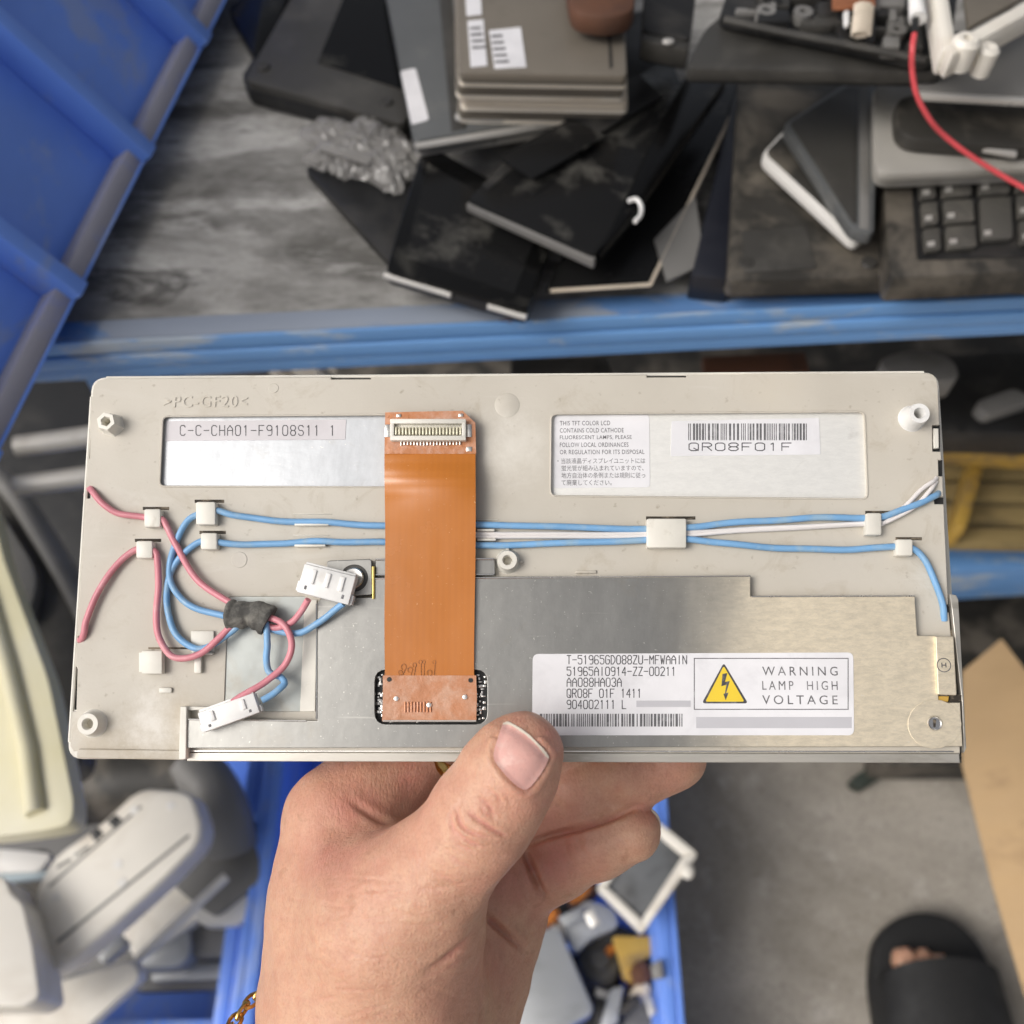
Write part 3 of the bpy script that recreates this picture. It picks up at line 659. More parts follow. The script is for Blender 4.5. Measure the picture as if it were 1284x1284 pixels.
for dy, h in ((0, .8), (4.2, .75)):
    wire([(540, 667 + dy, h), (640, 669.5 + dy * .9, h), (740, 669.5 + dy * .8, h), (812, 668 + dy, 1), (862, 667 + dy * .8, 1), (930, 664 + dy * .5, h), (1010, 659.5 + dy * .4, h), (1086, 656.5 + dy * .3, 1.0), (1108, 655 + dy * .2, 1.2), (1132, 645 - dy * 2, 1.3), (1152, 630 - dy * 3, 1.5), (1168, 613 - dy * 2, 1.4), (1174, 604 - dy, .2)], m_wwire, .00058)
# cloth tape round the bundle
P = [L(287, 771, 3.2), L(297, 771.5, 3.5), L(312, 770, 3.7), L(326, 773, 3.8), L(337, 779, 3.7)]
bm = bmesh.new(); tube(bm, spline(P, 6), [.0037 + .00035 * math.sin(i * .33 + 1) + .0002 * math.sin(i * .9) for i in range(25)], 24)
for v in bm.verts:
    v.co.z = .0024 + (v.co.z - .0024) * .62 if v.co.z < .0060 else v.co.z * .86
    v.co += Vector((random.uniform(-1, 1), random.uniform(-1, 1), random.uniform(-1, 1))) * .00006
part('tape_wrap', bm, m_tape, smooth=50)
# wires to the two plugs
wire([(318, 772, 3.8), (335, 773, 4.3), (352, 781, 4.8), (364, 796, 5.0), (365, 815, 4.8), (355, 836, 4.6), (335, 854, 5.2), (310, 868, 5.9), (292, 881, 6.2)], m_pink)
wire([(325, 775, 3.6), (334, 783, 4.3), (335, 805, 4.2), (334, 825, 3.8), (338, 842, 3.4), (352, 850, 3.6), (357, 857, 4.4), (348, 866, 5.2), (328, 878, 5.9)], m_blue)
wire([(325, 780, 3.3), (345, 787, 3.6), (363, 782, 4.0), (377, 768, 5.0), (386, 752, 6.5)], m_pink)
wire([(325, 783, 3.2), (350, 792, 3.2), (376, 793, 3.6), (398, 782, 4.4), (416, 768, 5.4), (430, 757, 6.6)], m_blue)
def plug(c, ang, w, hgt, h0, up, pins):
    o = L(*c, h0); root = bpy.data.objects.new('plug', None); COL.objects.link(root); root.parent = DM
    ca, sa = math.cos(R(ang)), math.sin(R(ang)); k = .27 / F
    T = lambda x, y, z: o + Vector((x * ca - y * sa, x * sa + y * ca, z)) * 1.0
    def bx(x0, y0, x1, y1, z0, z1, b=.0003):
        prism(bm, [T(x * k, y * k, z1 * .001) for x, y in ((x0, y0), (x1, y0), (x1, y1), (x0, y1))], Vector((0, 0, (z0 - z1) * .001)), b)
    bm = bmesh.new()
    bx(-w, -hgt, w, hgt, 0, up); bx(-w + 1, hgt, w - 1, hgt + 3, .6, up - .8, .0002)
    bx(-w - 3, -hgt * .9, -w, -hgt * .2, .5, up - 1, .0002); bx(w, -hgt * .95, w + 3, -hgt * .3, .5, up - 1, .0002)
    part('plug_body', bm, m_white, root)
    bm = bmesh.new()
    for i in range(pins):
        x = -w * .55 + i * (w * 1.1 / max(1, pins - 1)); bx(x - 3, -hgt * .25, x + 3, hgt * .75, up - .2, up + .5, .0002)
    part('plug_rib', bm, m_white, root)
    bm = bmesh.new()
    for i in range(2):
        x = -w * .72 + i * w * 1.44; bx(x - 1.6, -hgt * .7, x + 1.6, -hgt * .42, up - .2, up + .06, .00005)
    part('plug_slot', bm, m_inksoft, root)
plug((413, 734), -14, 33, 18, 5.0, 4.0, 3)
plug((291, 893), 20, 36, 12.5, 4.0, 3.2, 2)

# ------------------------------------------------------------------ the hand: one surface grown round its bones
def skin_mat():
    m = NT('skin')
    at = m.n('ShaderNodeAttribute'); at.attribute_name = 'flush'
    base = m.mix(at.outputs['Fac'], (.59, .335, .225), (.57, .215, .175))
    base = m.mix(m.ramp(m.noise(55, 6, .6), [(.35, 0.), (.68, .7)]), base, (.64, .40, .265))
    base = m.mix(m.ramp(m.noise(240, 5, .7), [(.42, 0.), (.72, .55)]), base, (.49, .225, .15))
    base = m.mix(m.ramp(m.noise(1300, 4, .7), [(.48, 0.), (.75, .5)]), base, (.42, .20, .13))
    base = m.mix(m.ramp(m.noise(170, 3, .5), [(.66, 0.), (.70, .35)]), base, (.40, .20, .12))
    vo = m.n('ShaderNodeTexVoronoi', feature='DISTANCE_TO_EDGE'); vo.inputs['Scale'].default_value = 900; m.l(m.coord((1, .55, 1)), vo.inputs['Vector'])
    b1 = m.n('ShaderNodeBump'); b1.inputs['Strength'].default_value = .4; b1.inputs['Distance'].default_value = .0004; m.l(vo.outputs['Distance'], b1.inputs['Height'])
    b2 = m.n('ShaderNodeBump'); b2.inputs['Strength'].default_value = .55; b2.inputs['Distance'].default_value = .0006; m.l(m.noise(420, 6, .65, (1, .4, 1)), b2.inputs['Height'])
    m.l(b1.outputs[0], b2.inputs['Normal']); m.l(b2.outputs[0], m.b.inputs['Normal'])
    return m.set(Base_Color=base, Roughness=m.ramp(m.noise(300, 4), [(.3, .40), (.7, .55)]), Subsurface_Weight=.30, Subsurface_Radius=(.0045, .0018, .0010), Subsurface_Scale=1.0, Specular_IOR_Level=.45)
m_skin = skin_mat()
m_nail = M('finger_nail', (.76, .43, .37), .3, dirt=(.80, .54, .47), dscale=240, bump=.04, Subsurface_Weight=.2, Subsurface_Radius=(.002, .001, .0007), Coat_Weight=.3, Coat_Roughness=.2)
m_nailtip = M('nail_free_edge', (.80, .71, .58), .4, bump=.04)
def P3(px, py, d):
    return np.array([(px - CX) / F * d, -(py - CX) / F * d, -d])
def cone(p, a, ra, b, rb):
    ba = b - a; h = np.clip(((p - a) @ ba) / (ba @ ba), 0, 1)
    return np.linalg.norm(p - a - h[..., None] * ba, axis=-1) - (ra + (rb - ra) * h)
def smin(a, b, k):
    h = np.clip(.5 + .5 * (b - a) / k, 0, 1)
    return b + (a - b) * h - k * h * (1 - h)
def chain(p, pts, k):
    q = [(P3(x, y, d), r * d / F) for x, y, d, r in pts]; f = None
    for (a, ra), (b, rb) in zip(q, q[1:]):
        g = cone(p, a, ra, b, rb); f = g if f is None else smin(f, g, k)
    return f
THUMB = [(657, 941, .2445, 43), (650, 950, .2435, 49), (634, 974, .2435, 57), (604, 1024, .2450, 62), (572, 1062, .2475, 60), (535, 1104, .2515, 70), (496, 1150, .2580, 92)]
PALM = [[(500, 1160, .262, 106), (476, 1290, .272, 126), (462, 1420, .285, 140), (446, 1640, .30, 170)],
        [(424, 1028, .283, 58), (440, 1120, .280, 92), (434, 1230, .279, 98)],
        [(600, 1120, .300, 60), (570, 1220, .296, 68), (528, 1330, .288, 86)],
        [(470, 1030, .300, 66), (600, 1075, .308, 66), (632, 1148, .305, 38)],
        [(632, 1148, .306, 36), (592, 1240, .300, 44), (548, 1330, .292, 66)]]
INDEX = [(424, 1020, .284, 58), (470, 985, .290, 54), (520, 945, .296, 50), (590, 880, .297, 44), (640, 800, .294, 38)]
MIDDLE = [(520, 1030, .303, 56), (600, 985, .310, 50), (690, 930, .306, 46), (790, 880, .298, 40)]
RING = [(600, 1065, .309, 50), (660, 1030, .310, 52), (730, 990, .304, 49), (790, 968, .299, 45), (845, 950, .297, 41)]
PINKY = [(618, 1130, .303, 46), (662, 1102, .303, 43), (700, 1082, .301, 42), (752, 1056, .297, 40), (792, 1044, .294, 36.5)]
def hand_sdf(p):
    f = None
    for c in PALM:
        g = chain(p, c, .012); f = g if f is None else smin(f, g, .013)
    f = smin(f, chain(p, INDEX, .006), .008)
    t = chain(p, THUMB, .005)
    f = smin(f, t, .011)
    m = chain(p, MIDDLE, .004); r = chain(p, RING, .004); k = chain(p, PINKY, .004)
    f = smin(f, m, .003); f = smin(f, r, .0022); f = smin(f, k, .0020)
    return f
def surface_nets(fn, lo, hi, st):
    ax = [np.arange(lo[i], hi[i] + st, st) for i in range(3)]
    n = [len(a) for a in ax]
    V = np.empty(n, np.float32)
    gy, gz = np.meshgrid(ax[1], ax[2], indexing='ij')
    for i0 in range(0, n[0], 16):
        xs = ax[0][i0:i0 + 16]
        g = np.stack([np.broadcast_to(xs[:, None, None], (len(xs), n[1], n[2])), np.broadcast_to(gy, (len(xs), n[1], n[2])), np.broadcast_to(gz, (len(xs), n[1], n[2]))], -1)
        V[i0:i0 + 16] = fn(g)
    S = V < 0
    c = np.zeros([k - 1 for k in n], np.int8); sl = lambda d, i: slice(i, n[d] - 1 + i)
    for i in (0, 1):
        for j in (0, 1):
            for k in (0, 1): c += S[sl(0, i), sl(1, j), sl(2, k)]
    act = (c > 0) & (c < 8); idx = -np.ones(act.shape, np.int64); cells = np.argwhere(act); idx[act] = np.arange(len(cells))
    pos = np.array([ax[i][0] for i in range(3)]) + (cells + .5) * st
    quads = []
    for d in range(3):
        u, v = (d + 1) % 3, (d + 2) % 3
        a = [slice(None)] * 3; b = [slice(None)] * 3; a[d] = slice(0, -1); b[d] = slice(1, None)
        s0, s1 = S[tuple(a)], S[tuple(b)]
        for sgn, cond in ((0, s0 & ~s1), (1, ~s0 & s1)):
            e = np.argwhere(cond)
            e = e[(e[:, u] > 0) & (e[:, v] > 0) & (e[:, u] < n[u] - 1) & (e[:, v] < n[v] - 1)]
            q = []
            for du, dv in ((-1, -1), (0, -1), (0, 0), (-1, 0)):
                k = e.copy(); k[:, u] += du; k[:, v] += dv; q.append(idx[k[:, 0], k[:, 1], k[:, 2]])
            q = np.stack(q, 1); quads.append(q if sgn == 0 else q[:, ::-1])
    return pos, np.concatenate(quads)
pos, quads = surface_nets(hand_sdf, (-.105, -.175, -.325), (.062, .0, -.225), .00105)
def grad(p, e=2e-4):
    return np.stack([hand_sdf(p + np.eye(3)[i] * e) - hand_sdf(p - np.eye(3)[i] * e) for i in range(3)], -1) / (2 * e)
for _ in range(3):
    d = hand_sdf(pos); g = grad(pos); pos -= g * np.clip(d, -.0006, .0006)[:, None] / np.maximum((g ** 2).sum(1), .2)[:, None]
bm = bmesh.new()
me = bpy.data.meshes.new('hand_tmp'); me.from_pydata(pos.tolist(), [], quads.tolist())
tmp = bpy.data.objects.new('hand_tmp', me); COL.objects.link(tmp)
sm = tmp.modifiers.new('s', 'SMOOTH'); sm.iterations = 1; sm.factor = .5
sb = tmp.modifiers.new('d', 'SUBSURF'); sb.levels = 1; sb.render_levels = 1
me2 = bpy.data.meshes.new_from_object(tmp.evaluated_get(bpy.context.evaluated_depsgraph_get()))
bpy.data.objects.remove(tmp); bpy.data.meshes.remove(me)
nv = len(me2.vertices); co = np.empty(nv * 3, np.float32); me2.vertices.foreach_get('co', co); co = co.reshape(-1, 3).astype(float)
no = np.empty(nv * 3, np.float32); me2.vertices.foreach_get('normal', no); no = no.reshape(-1, 3).astype(float)
px = CX + F * co[:, 0] / -co[:, 2]; py = CX - F * co[:, 1] / -co[:, 2]
facing = np.clip(-(no * (co / np.linalg.norm(co, axis=1)[:, None])).sum(1) * 2.5, 0, 1)
thumb_d = chain(co, THUMB, .005)
on_thumb = np.exp(-(np.clip(thumb_d, 0, 1) / .0025) ** 2)
def seg_dist(line):
    best = np.full(nv, 1e9); ln = spline([(x, y, 0) for x, y in line], 6)
    tt = np.zeros(nv)
    for i, (a, b) in enumerate(zip(ln, ln[1:])):
        ax_, ay_, bx_, by_ = a.x, a.y, b.x, b.y; L2 = (bx_ - ax_) ** 2 + (by_ - ay_) ** 2 + 1e-9
        h = np.clip(((px - ax_) * (bx_ - ax_) + (py - ay_) * (by_ - ay_)) / L2, 0, 1)
        d = np.hypot(px - ax_ - h * (bx_ - ax_), py - ay_ - h * (by_ - ay_)); w = d < best
        best[w] = d[w]; tt[w] = (i + h[w]) / (len(ln) - 1)
    return best, tt
disp = np.zeros(nv); crz = np.zeros(nv)
def crease(line, depth, width, mask=1.0, ridge=.35):
    d, t = seg_dist(line); e = np.clip(np.minimum(t, 1 - t) * 3, 0, 1)
    global disp
    global crz
    crz = np.maximum(crz, min(1, depth / .0005) * e * mask * facing * np.exp(-(d / (width * 1.2)) ** 2))
    disp -= depth * e * mask * facing * (np.exp(-(d / width) ** 2) - ridge * np.exp(-((d - width * 2.2) / (width * 1.3)) ** 2))
T = on_thumb
for ln, dp, w in (([(580, 1000), (574, 1018), (580, 1036), (598, 1046), (625, 1050)], .00045, 3.0), ([(596, 996), (612, 1010), (622, 1030)], .0004, 3.0), ([(590, 1008), (596, 1024), (612, 1036), (630, 1046), (636, 1048)], .0005, 3.0),
                  ([(566, 1020), (572, 1040), (592, 1056), (618, 1064)], .00035, 3.0), ([(560, 1036), (576, 1058), (604, 1070)], .00022, 3.0), ([(604, 986), (622, 996), (632, 1012)], .00025, 3.0),
                  ([(552, 1056), (574, 1078), (600, 1086)], .00016, 3.0), ([(586, 1014), (590, 1022), (600, 1030)], .0003, 2.6), ([(600, 1004), (608, 1018), (620, 1026)], .0003, 2.6), ([(570, 1010), (565, 1024), (570, 1044), (586, 1060)], .0003, 2.6), ([(545, 1090), (570, 1104), (590, 1106)], .00012, 2.8), ([(620, 984), (636, 998), (640, 1012)], .00016, 2.6), ([(574, 1006), (566, 1030)], .0002, 3.0)):
    crease(ln, dp * 1.35, w * .78, T)
for ln, dp, w in (([(432, 1000), (462, 1020), (492, 1036), (524, 1046)], .0007, 4.5), ([(498, 1078), (470, 1086), (446, 1100)], .0006, 5),
                  ([(606, 1136), (588, 1170), (560, 1200), (520, 1224)], .0013, 4.5), ([(604, 1180), (560, 1212), (510, 1232)], .0003, 3.5),
                  ([(600, 1142), (626, 1164), (662, 1196)], .0017, 4.5), ([(654, 1062), (664, 1084), (674, 1108), (688, 1132)], .0019, 4.5), ([(650, 1064), (684, 1050), (730, 1038), (776, 1022), (806, 1006)], .0016, 4.0),
                  ([(600, 1240), (606, 1262), (602, 1290)], .0005, 4), ([(724, 1042), (728, 1062), (742, 1082)], .0003, 4), ([(705, 1050), (712, 1072), (722, 1088)], .0002, 4),
                  ([(780, 972), (770, 1000)], .00025, 5), ([(700, 1000), (704, 1020)], .00025, 5), ([(660, 1010), (668, 1036)], .00025, 5)):
    crease(ln, dp, w, 1 - T * .9)
rng = np.random.default_rng(3)
for k in range(80):                                              # fine lines on the ball of the thumb and the wrist
    x, y = rng.uniform(360, 590), rng.uniform(1085, 1280); a = rng.uniform(-.5, .35); l_ = rng.uniform(14, 42)
    crease([(x - l_ * math.cos(a), y - l_ * math.sin(a) * .8), (x, y + rng.uniform(-3, 3)), (x + l_ * math.cos(a), y + l_ * math.sin(a) * .8)], rng.uniform(.00005, .00013), 2.0)
# the nail bed sits a little below the folds of skin round it
NAIL = [(630, 906), (639, 904.5), (660, 917), (675, 931), (687.5, 945), (688.5, 953), (679, 971), (664, 989), (653, 990), (637, 977), (620, 956), (618.4, 943), (623, 926)]
nl = spline([(x, y, 0) for x, y in NAIL + NAIL[:1]], 6)
nailpoly = np.array([(v.x, v.y) for v in nl])
def inside(x, y):
    a = nailpoly; b = np.roll(a, -1, 0); r = np.zeros(len(x), bool)
    for (x0, y0), (x1, y1) in zip(a, b):
        if y0 == y1: continue
        r ^= ((y0 > y) != (y1 > y)) & (x < (x1 - x0) * (y - y0) / (y1 - y0) + x0)
    return r
dn, _ = seg_dist(NAIL + NAIL[:1]); ins = inside(px, py)
sd = np.where(ins, -dn, dn)
disp += T * facing * np.where(sd < 0, -.0004 * np.clip(-sd / 6, 0, 1), .00055 * np.exp(-((sd - 5) / 5) ** 2) * (py > 925))
# low lumps: tendons, pads, the uneven outline of real skin
for (cx_, cy_, rr, aa) in ((700, 1050, 40, .0004), (806, 1040, 26, .0003), (560, 1140, 70, .0006), (610, 1100, 40, .0004), (470, 1210, 90, .0007), (640, 1110, 30, .0006), (385, 1060, 40, .0006), (655, 1000, 25, .0003)):
    disp += aa * facing * np.exp(-((px - cx_) ** 2 + (py - cy_) ** 2) / rr ** 2)
for k in range(24):
    kx, ky_, kz, ph = rng.normal(0, 320, 3).tolist() + [rng.uniform(0, 6.28)]
    disp += .000045 * np.sin(co[:, 0] * kx + co[:, 1] * ky_ + co[:, 2] * kz + ph)
co += no * disp[:, None]
flush = np.zeros(nv)
for cx_, cy_, rr, aa in ((450, 1010, 60, .9), (500, 975, 60, .9), (690, 930, 34, .8), (690, 985, 28, .7), (640, 1000, 30, .2), (690, 1000, 60, .7), (840, 965, 60, .5), (700, 1070, 50, .8), (810, 1015, 22, .9), (650, 1120, 50, .8), (620, 1220, 60, .55), (430, 1070, 50, .7), (560, 1250, 60, .35), (655, 905, 26, .5)):
    flush = np.maximum(flush, 1.0 * min(1, aa * 1.15) * np.exp(-((px - cx_) ** 2 + (py - cy_) ** 2) / rr ** 2))
CM = np.array(Matrix.Rotation(TH, 3, 'X'))
hroot = c2w(*P3(470, 1290, .272))
hw = co @ CM.T + np.array(CAM) - np.array(hroot)
me2.vertices.foreach_set('co', hw.astype(np.float32).ravel())
at = me2.attributes.new('flush', 'FLOAT', 'POINT'); at.data.foreach_set('value', np.clip(np.maximum(flush, crz * 1.0), 0, 1).astype(np.float32))
me2.shade_smooth(); me2.materials.clear(); me2.materials.append(m_skin); me2.update()
HAND = bpy.data.objects.new('hand', me2); COL.objects.link(HAND); HAND.location = hroot
tag(HAND, 'bare left hand gripping the display module from below, thumb lying over its front edge', 'hand')
# thumb nail: a curved shell laid on the thumb
tris = np.empty(len(me2.loops), np.int32); me2.loops.foreach_get('vertex_index', tris)
sel = np.array([p.index for p in me2.polygons if True])
tv = co; bv = bvhtree.BVHTree.FromPolygons(tv.tolist(), [list(p.vertices) for p in me2.polygons])
def nail_patch(poly, lift, step, m, name, keep):
    xs = np.arange(612, 696, step); ys = np.arange(898, 996, step); g = {}
    bm = bmesh.new()
    X, Y = np.meshgrid(xs, ys, indexing='ij'); mask = keep(X.ravel(), Y.ravel()).reshape(X.shape)
    def vert(i, j):
        if (i, j) in g: return g[i, j]
        d = Vector(((xs[i] - CX) / F, -(ys[j] - CX) / F, -1)).normalized(); h = bv.ray_cast(Vector((0, 0, 0)), d)
        c = h[0] - d * lift if h[0] else d * .24
        g[i, j] = bm.verts.new(c); return g[i, j]
    for i in range(len(xs) - 1):
        for j in range(len(ys) - 1):
            if mask[i, j] and mask[i + 1, j] and mask[i, j + 1] and mask[i + 1, j + 1]:
                bm.faces.new([vert(i, j), vert(i, j + 1), vert(i + 1, j + 1), vert(i + 1, j)])
    for _ in range(6): bmesh.ops.smooth_vert(bm, verts=bm.verts, factor=.5, use_axis_x=True, use_axis_y=True, use_axis_z=True)
    r = bmesh.ops.extrude_face_region(bm, geom=bm.faces[:])
    bmesh.ops.translate(bm, verts=[v for v in r['geom'] if isinstance(v, bmesh.types.BMVert)], vec=(0, 0, -.0005))
    bmesh.ops.recalc_face_normals(bm, faces=bm.faces)
    for v in bm.verts: v.co = c2w(*v.co) - hroot
    return put(name, bm, m, HAND, 60, local=True)
def distal(x, y):                                               # pale free edge along the tip of the nail
    a = np.array([(628, 905), (641, 906), (661, 919), (676, 933), (688, 948)], float); d = np.full(len(x), 1e9)
    for p, q in zip(a, a[1:]):
        h = np.clip(((x - p[0]) * (q - p)[0] + (y - p[1]) * (q - p)[1]) / ((q - p) @ (q - p)), 0, 1); d = np.minimum(d, np.hypot(x - p[0] - h * (q - p)[0], y - p[1] - h * (q - p)[1]))
    return d
nail_patch(NAIL, .00055, .8, m_nail, 'thumb_nail', lambda x, y: inside(x, y))
nail_patch(NAIL, .00066, .8, m_nailtip, 'nail_edge', lambda x, y: inside(x, y) & (distal(x, y) < 4.2))
# nail of the little finger seen edge on, and the gold ring behind the module
bm = bmesh.new()
pn = spline([(800, 1009, 0), (812, 1008, 0), (822, 1011, 0), (829, 1019, 0), (831, 1029, 0), (830, 1037, 0)], 4)
tube(bm, [c2w(*P3(v.x - 5, v.y + 6, .2935)) - hroot for v in pn], [.0003] + [.0006] * (len(pn) - 2) + [.0003], 8); put('finger_nail', bm, m_nailtip, HAND, 60, local=True)
a, b = Vector(P3(541, 985, .2975)), Vector(P3(606, 945, .2985)); ax_ = (b - a).normalized(); c = Vector(P3(572, 962, .2905))
ra = Vector(P3(520, 945, .296)); rb = Vector(P3(590, 880, .297)); rc_ = Vector(P3(541, 937, .297)); rx = (rb - ra).normalized()
u = rx.orthogonal().normalized(); v_ = rx.cross(u)
bm = bmesh.new(); pth = [rc_ + (u * math.cos(t) + v_ * math.sin(t)) * .0108 for t in np.linspace(0, 2 * math.pi, 49)]
tube(bm, [c2w(*p) for p in pth], .0022, 10, False); 
tag(put('ring', bm, m_gold, None, 60), 'gold ring round the index finger, just showing under the module beside the thumb', 'ring')
# bracelet: linked gold rings round the wrist
bc = np.array(P3(466, 1345, .277)); ax_ = Vector(P3(474, 1290, .272) - P3(455, 1420, .285)).normalized()
u = Vector((1, 0, 0)); u = (u - ax_ * u.dot(ax_)).normalized(); v_ = ax_.cross(u)
o_ = Vector(P3(474, 1300, .272))
BR = thing('bracelet', 'thin gold chain bracelet round the wrist at the bottom of the picture', 'bracelet', c2w(*o_))
Nl = 56
for k in range(Nl):
    t = 2 * math.pi * k / Nl; rr = .0372; c = o_ - u * .003 + u * (math.cos(t) * rr) + v_ * (math.sin(t) * rr * .98) + ax_ * (-.0010 * math.cos(t) - .0105)
    tn = (-u * math.sin(t) + v_ * math.cos(t)).normalized(); nr = (u * math.cos(t) + v_ * math.sin(t)); s2 = ax_ if k % 2 else nr
    bm = bmesh.new(); tube(bm, [c2w(*(c + tn * math.cos(q) * .0030 + s2 * math.sin(q) * .0016)) for q in np.linspace(0, 2 * math.pi, 13)], .00055, 6, False)
    put('chain_link', bm, m_gold, BR, 60)

# ------------------------------------------------------------------ the place: ground, shelf rack, crates
def box_w(bm, lo, hi, bev=0, rot=None, piv=None):
    b = bmesh.new(); prism(b, [(lo[0], lo[1], hi[2]), (hi[0], lo[1], hi[2]), (hi[0], hi[1], hi[2]), (lo[0], hi[1], hi[2])], (0, 0, lo[2] - hi[2]), bev)
    if rot: bmesh.ops.rotate(b, verts=b.verts, cent=piv or (0, 0, 0), matrix=rot)
    merge(bm, b)
bm = bmesh.new(); q = bmesh.ops.create_grid(bm, x_segments=2, y_segments=2, size=20)
tag(put('ground', bm, m_conc, None, 0), kind='structure', label='dirty worn concrete floor')

YAW = Matrix.Rotation(R(3.65), 3, 'Z'); EDGE = Vector((0, .3675, .70))    # front top edge of the shelf beam
def sh(x, y, z): return EDGE + YAW @ Vector((x, y, 0)) + Vector((0, 0, z))
RK = thing('shelf_rack', 'workshop shelf with a grimy board and a scratched blue steel beam along its front', 'shelf rack', sh(.3, .3, -.70))
def shbox(bm, x0, y0, z0, x1, y1, z1, bev=.001):
    prism(bm, [sh(x0, y0, z1), sh(x1, y0, z1), sh(x1, y1, z1), sh(x0, y1, z1)], (0, 0, z0 - z1), bev)
XL, XR = -.262, 1.2
bm = bmesh.new(); shbox(bm, XL, .0145, -.022, XR, .62, -.002); put('shelf_board', bm, m_wood, RK)
bm = bmesh.new(); shbox(bm, XL, .0005, -.006, XR, .014, 0, .001); put('beam_lip', bm, m_beamlip, RK)
bm = bmesh.new(); shbox(bm, XL, -.002, -.009, XR, .0, .0006, .0012); shbox(bm, XL, -.0035, -.019, XR, 0, -.0095, .002); shbox(bm, XL, -.002, -.029, XR, 0, -.0195, .0012)
put('beam', bm, m_beam, RK)
bm = bmesh.new(); shbox(bm, XL + .1, .05, -.47, XR, .09, -.41, .003); put('lower_beam', bm, m_beam, RK)
bm = bmesh.new(); shbox(bm, XL + .1, .09, -.44, XR, .62, -.42, .002); put('lower_board', bm, m_brownblack, RK)
for y in (.02, .58):
    for x in (XL + .02, XR - .04):
        bm = bmesh.new(); shbox(bm, x, y, -.70, x + .03, y + .03, -.024, .002); put('post', bm, m_beam, RK)

# ribbed blue crate standing at the left end of the shelf
Ec = Vector((.14471141, .9894739, 0)); A0 = W(190, 190, .72)
Rc = Vector((-.585, .0855, .806)).normalized(); Nc = Ec.cross(Rc) * -1
if Nc.dot(CAM - A0) < 0: Nc = -Nc
BC = thing('storage_crate', 'blue ribbed plastic crate with grey grimy rim leaning at the left end of the shelf', 'crate', A0)
def cbox(bm, e0, e1, r0, r1, n0, n1, bev=.0015):
    f_ = lambda e, r_, n: A0 + Ec * e + Rc * r_ + Nc * n
    prism(bm, [f_(e0, r0, n1), f_(e1, r0, n1), f_(e1, r1, n1), f_(e0, r1, n1)], -Nc * (n1 - n0), bev)
bm = bmesh.new(); cbox(bm, -.42, .55, .0, .34, -.05, -.020); put('side_panel', bm, m_crate, BC)
bm = bmesh.new(); cbox(bm, -.42, .55, .0, .0095, -.0201, -.0065, .0006); put('rim', bm, m_cratedirt, BC)
bm = bmesh.new(); cbox(bm, -.42, .55, .122, .134, -.0201, -.004); put('long_rib', bm, m_cratedirt, BC)
bm = bmesh.new(); cbox(bm, -.42, .55, -.0015, -.0, -.10, -.006, .0005); cbox(bm, -.42, .55, .32, .34, -.10, -.05); put('wall', bm, m_crate, BC)
for k in range(-3, 5):
    bm = bmesh.new(); e = k * .106; cbox(bm, e - .0048, e + .0048, -.001, .34, -.0199, .001, .0008); put('rib', bm, m_crate, BC)

# two blue scrap crates on the floor
def floor_crate(x0, x1, y0, y1, zt, label, loc_label):
    t = thing('scrap_crate', label, 'crate', ((x0 + x1) / 2, (y0 + y1) / 2, .005), 'blue scrap crates on the floor')
    w = .012
    for nm, a in (('side_wall', (x0, y0, x0 + w, y1)), ('side_wall', (x1 - w, y0, x1, y1)), ('end_wall', (x0 + w, y0, x1 - w, y0 + w)), ('end_wall', (x0 + w, y1 - w, x1 - w, y1))):
        bm = bmesh.new(); box_w(bm, (a[0], a[1], .012), (a[2], a[3], zt), .002)
        if nm == 'side_wall':
            xm = a[0] - .006 if a[0] == x0 else a[2]
            box_w(bm, (xm + (.0004 if a[0] != x0 else -.0004), a[1], zt - .02), (xm + .006, a[3], zt - .0005), .0015)
        put(nm, bm, m_crate, t)
    bm = bmesh.new(); box_w(bm, (x0 + .0005, y0 + .0005, .005), (x1 - .0005, y1 - .0005, .0118), .001); put('crate_floor', bm, m_crate, t)
    return t
floor_crate(-.228, .138, -.08, .50, .15, 'blue crate of small electronic scrap standing behind the hand', '')
floor_crate(-.66, -.243, .085, .56, .13, 'blue crate of white plastic covers at the lower left', '')

# ------------------------------------------------------------------ things on the shelf
def T0(name, label, cat, pts, z, group=None): return thing(name, label, cat, mid(pts, z if not isinstance(z, tuple) else z), group)
p = [(286, 12), (326, -30), (366, -18), (330, 78), (318, 70)]
slab('phone', p, .712, .009, m_gloss, rc=.004, label='small black phone half under the laptops beside the blue crate', cat='phone')
p = [(306, 100), (398, -60), (540, -60), (514, 138), (508, 156)]
t = T0('laptop', 'dark grey closed laptop with a black patch on its lid', 'laptop', p, .72)
slab('body', p, .7165, .006, m_dkgrey, t, .002, rc=.006); slab('base', [(303, 94), (398, -60), (540, -60), (518, 150), (504, 164), (310, 112)], .7102, .0105, m_black, t, .002, rc=.004)
slab('lid_patch', [(398, 78), (446, -40), (530, -40), (506, 112)], .7171, .0004, m_gloss, t, 0)
bm = bmesh.new(); ball(bm, W(461, 154, .709), .0032, (1.6, 1, .6), 10); put('latch', bm, m_edge, t)
p = [(474, -60), (640, -60), (722, 143), (519, 177)]
t = T0('laptop', 'grey closed laptop with a blank white sticker, under the stack of silver drives', 'laptop', p, .72)
slab('lid', p, .738, .0085, m_grey, t, .0015, rc=.004); slab('base', [(480, -60), (640, -60), (726, 151), (521, 186)], .7293, .008, m_edge, t, .002, rc=.004)
bm = bmesh.new(); tube(bm, [W(521, 184, .735), W(640, 165, .735), W(724, 150, .735)], .0021, 8); put('silver_edge', bm, m_edge, t)
slab('hinge_strip', [(545, -60), (560, -60), (585, 160), (566, 164)], .7386, .001, m_dkgrey, t, .0003)
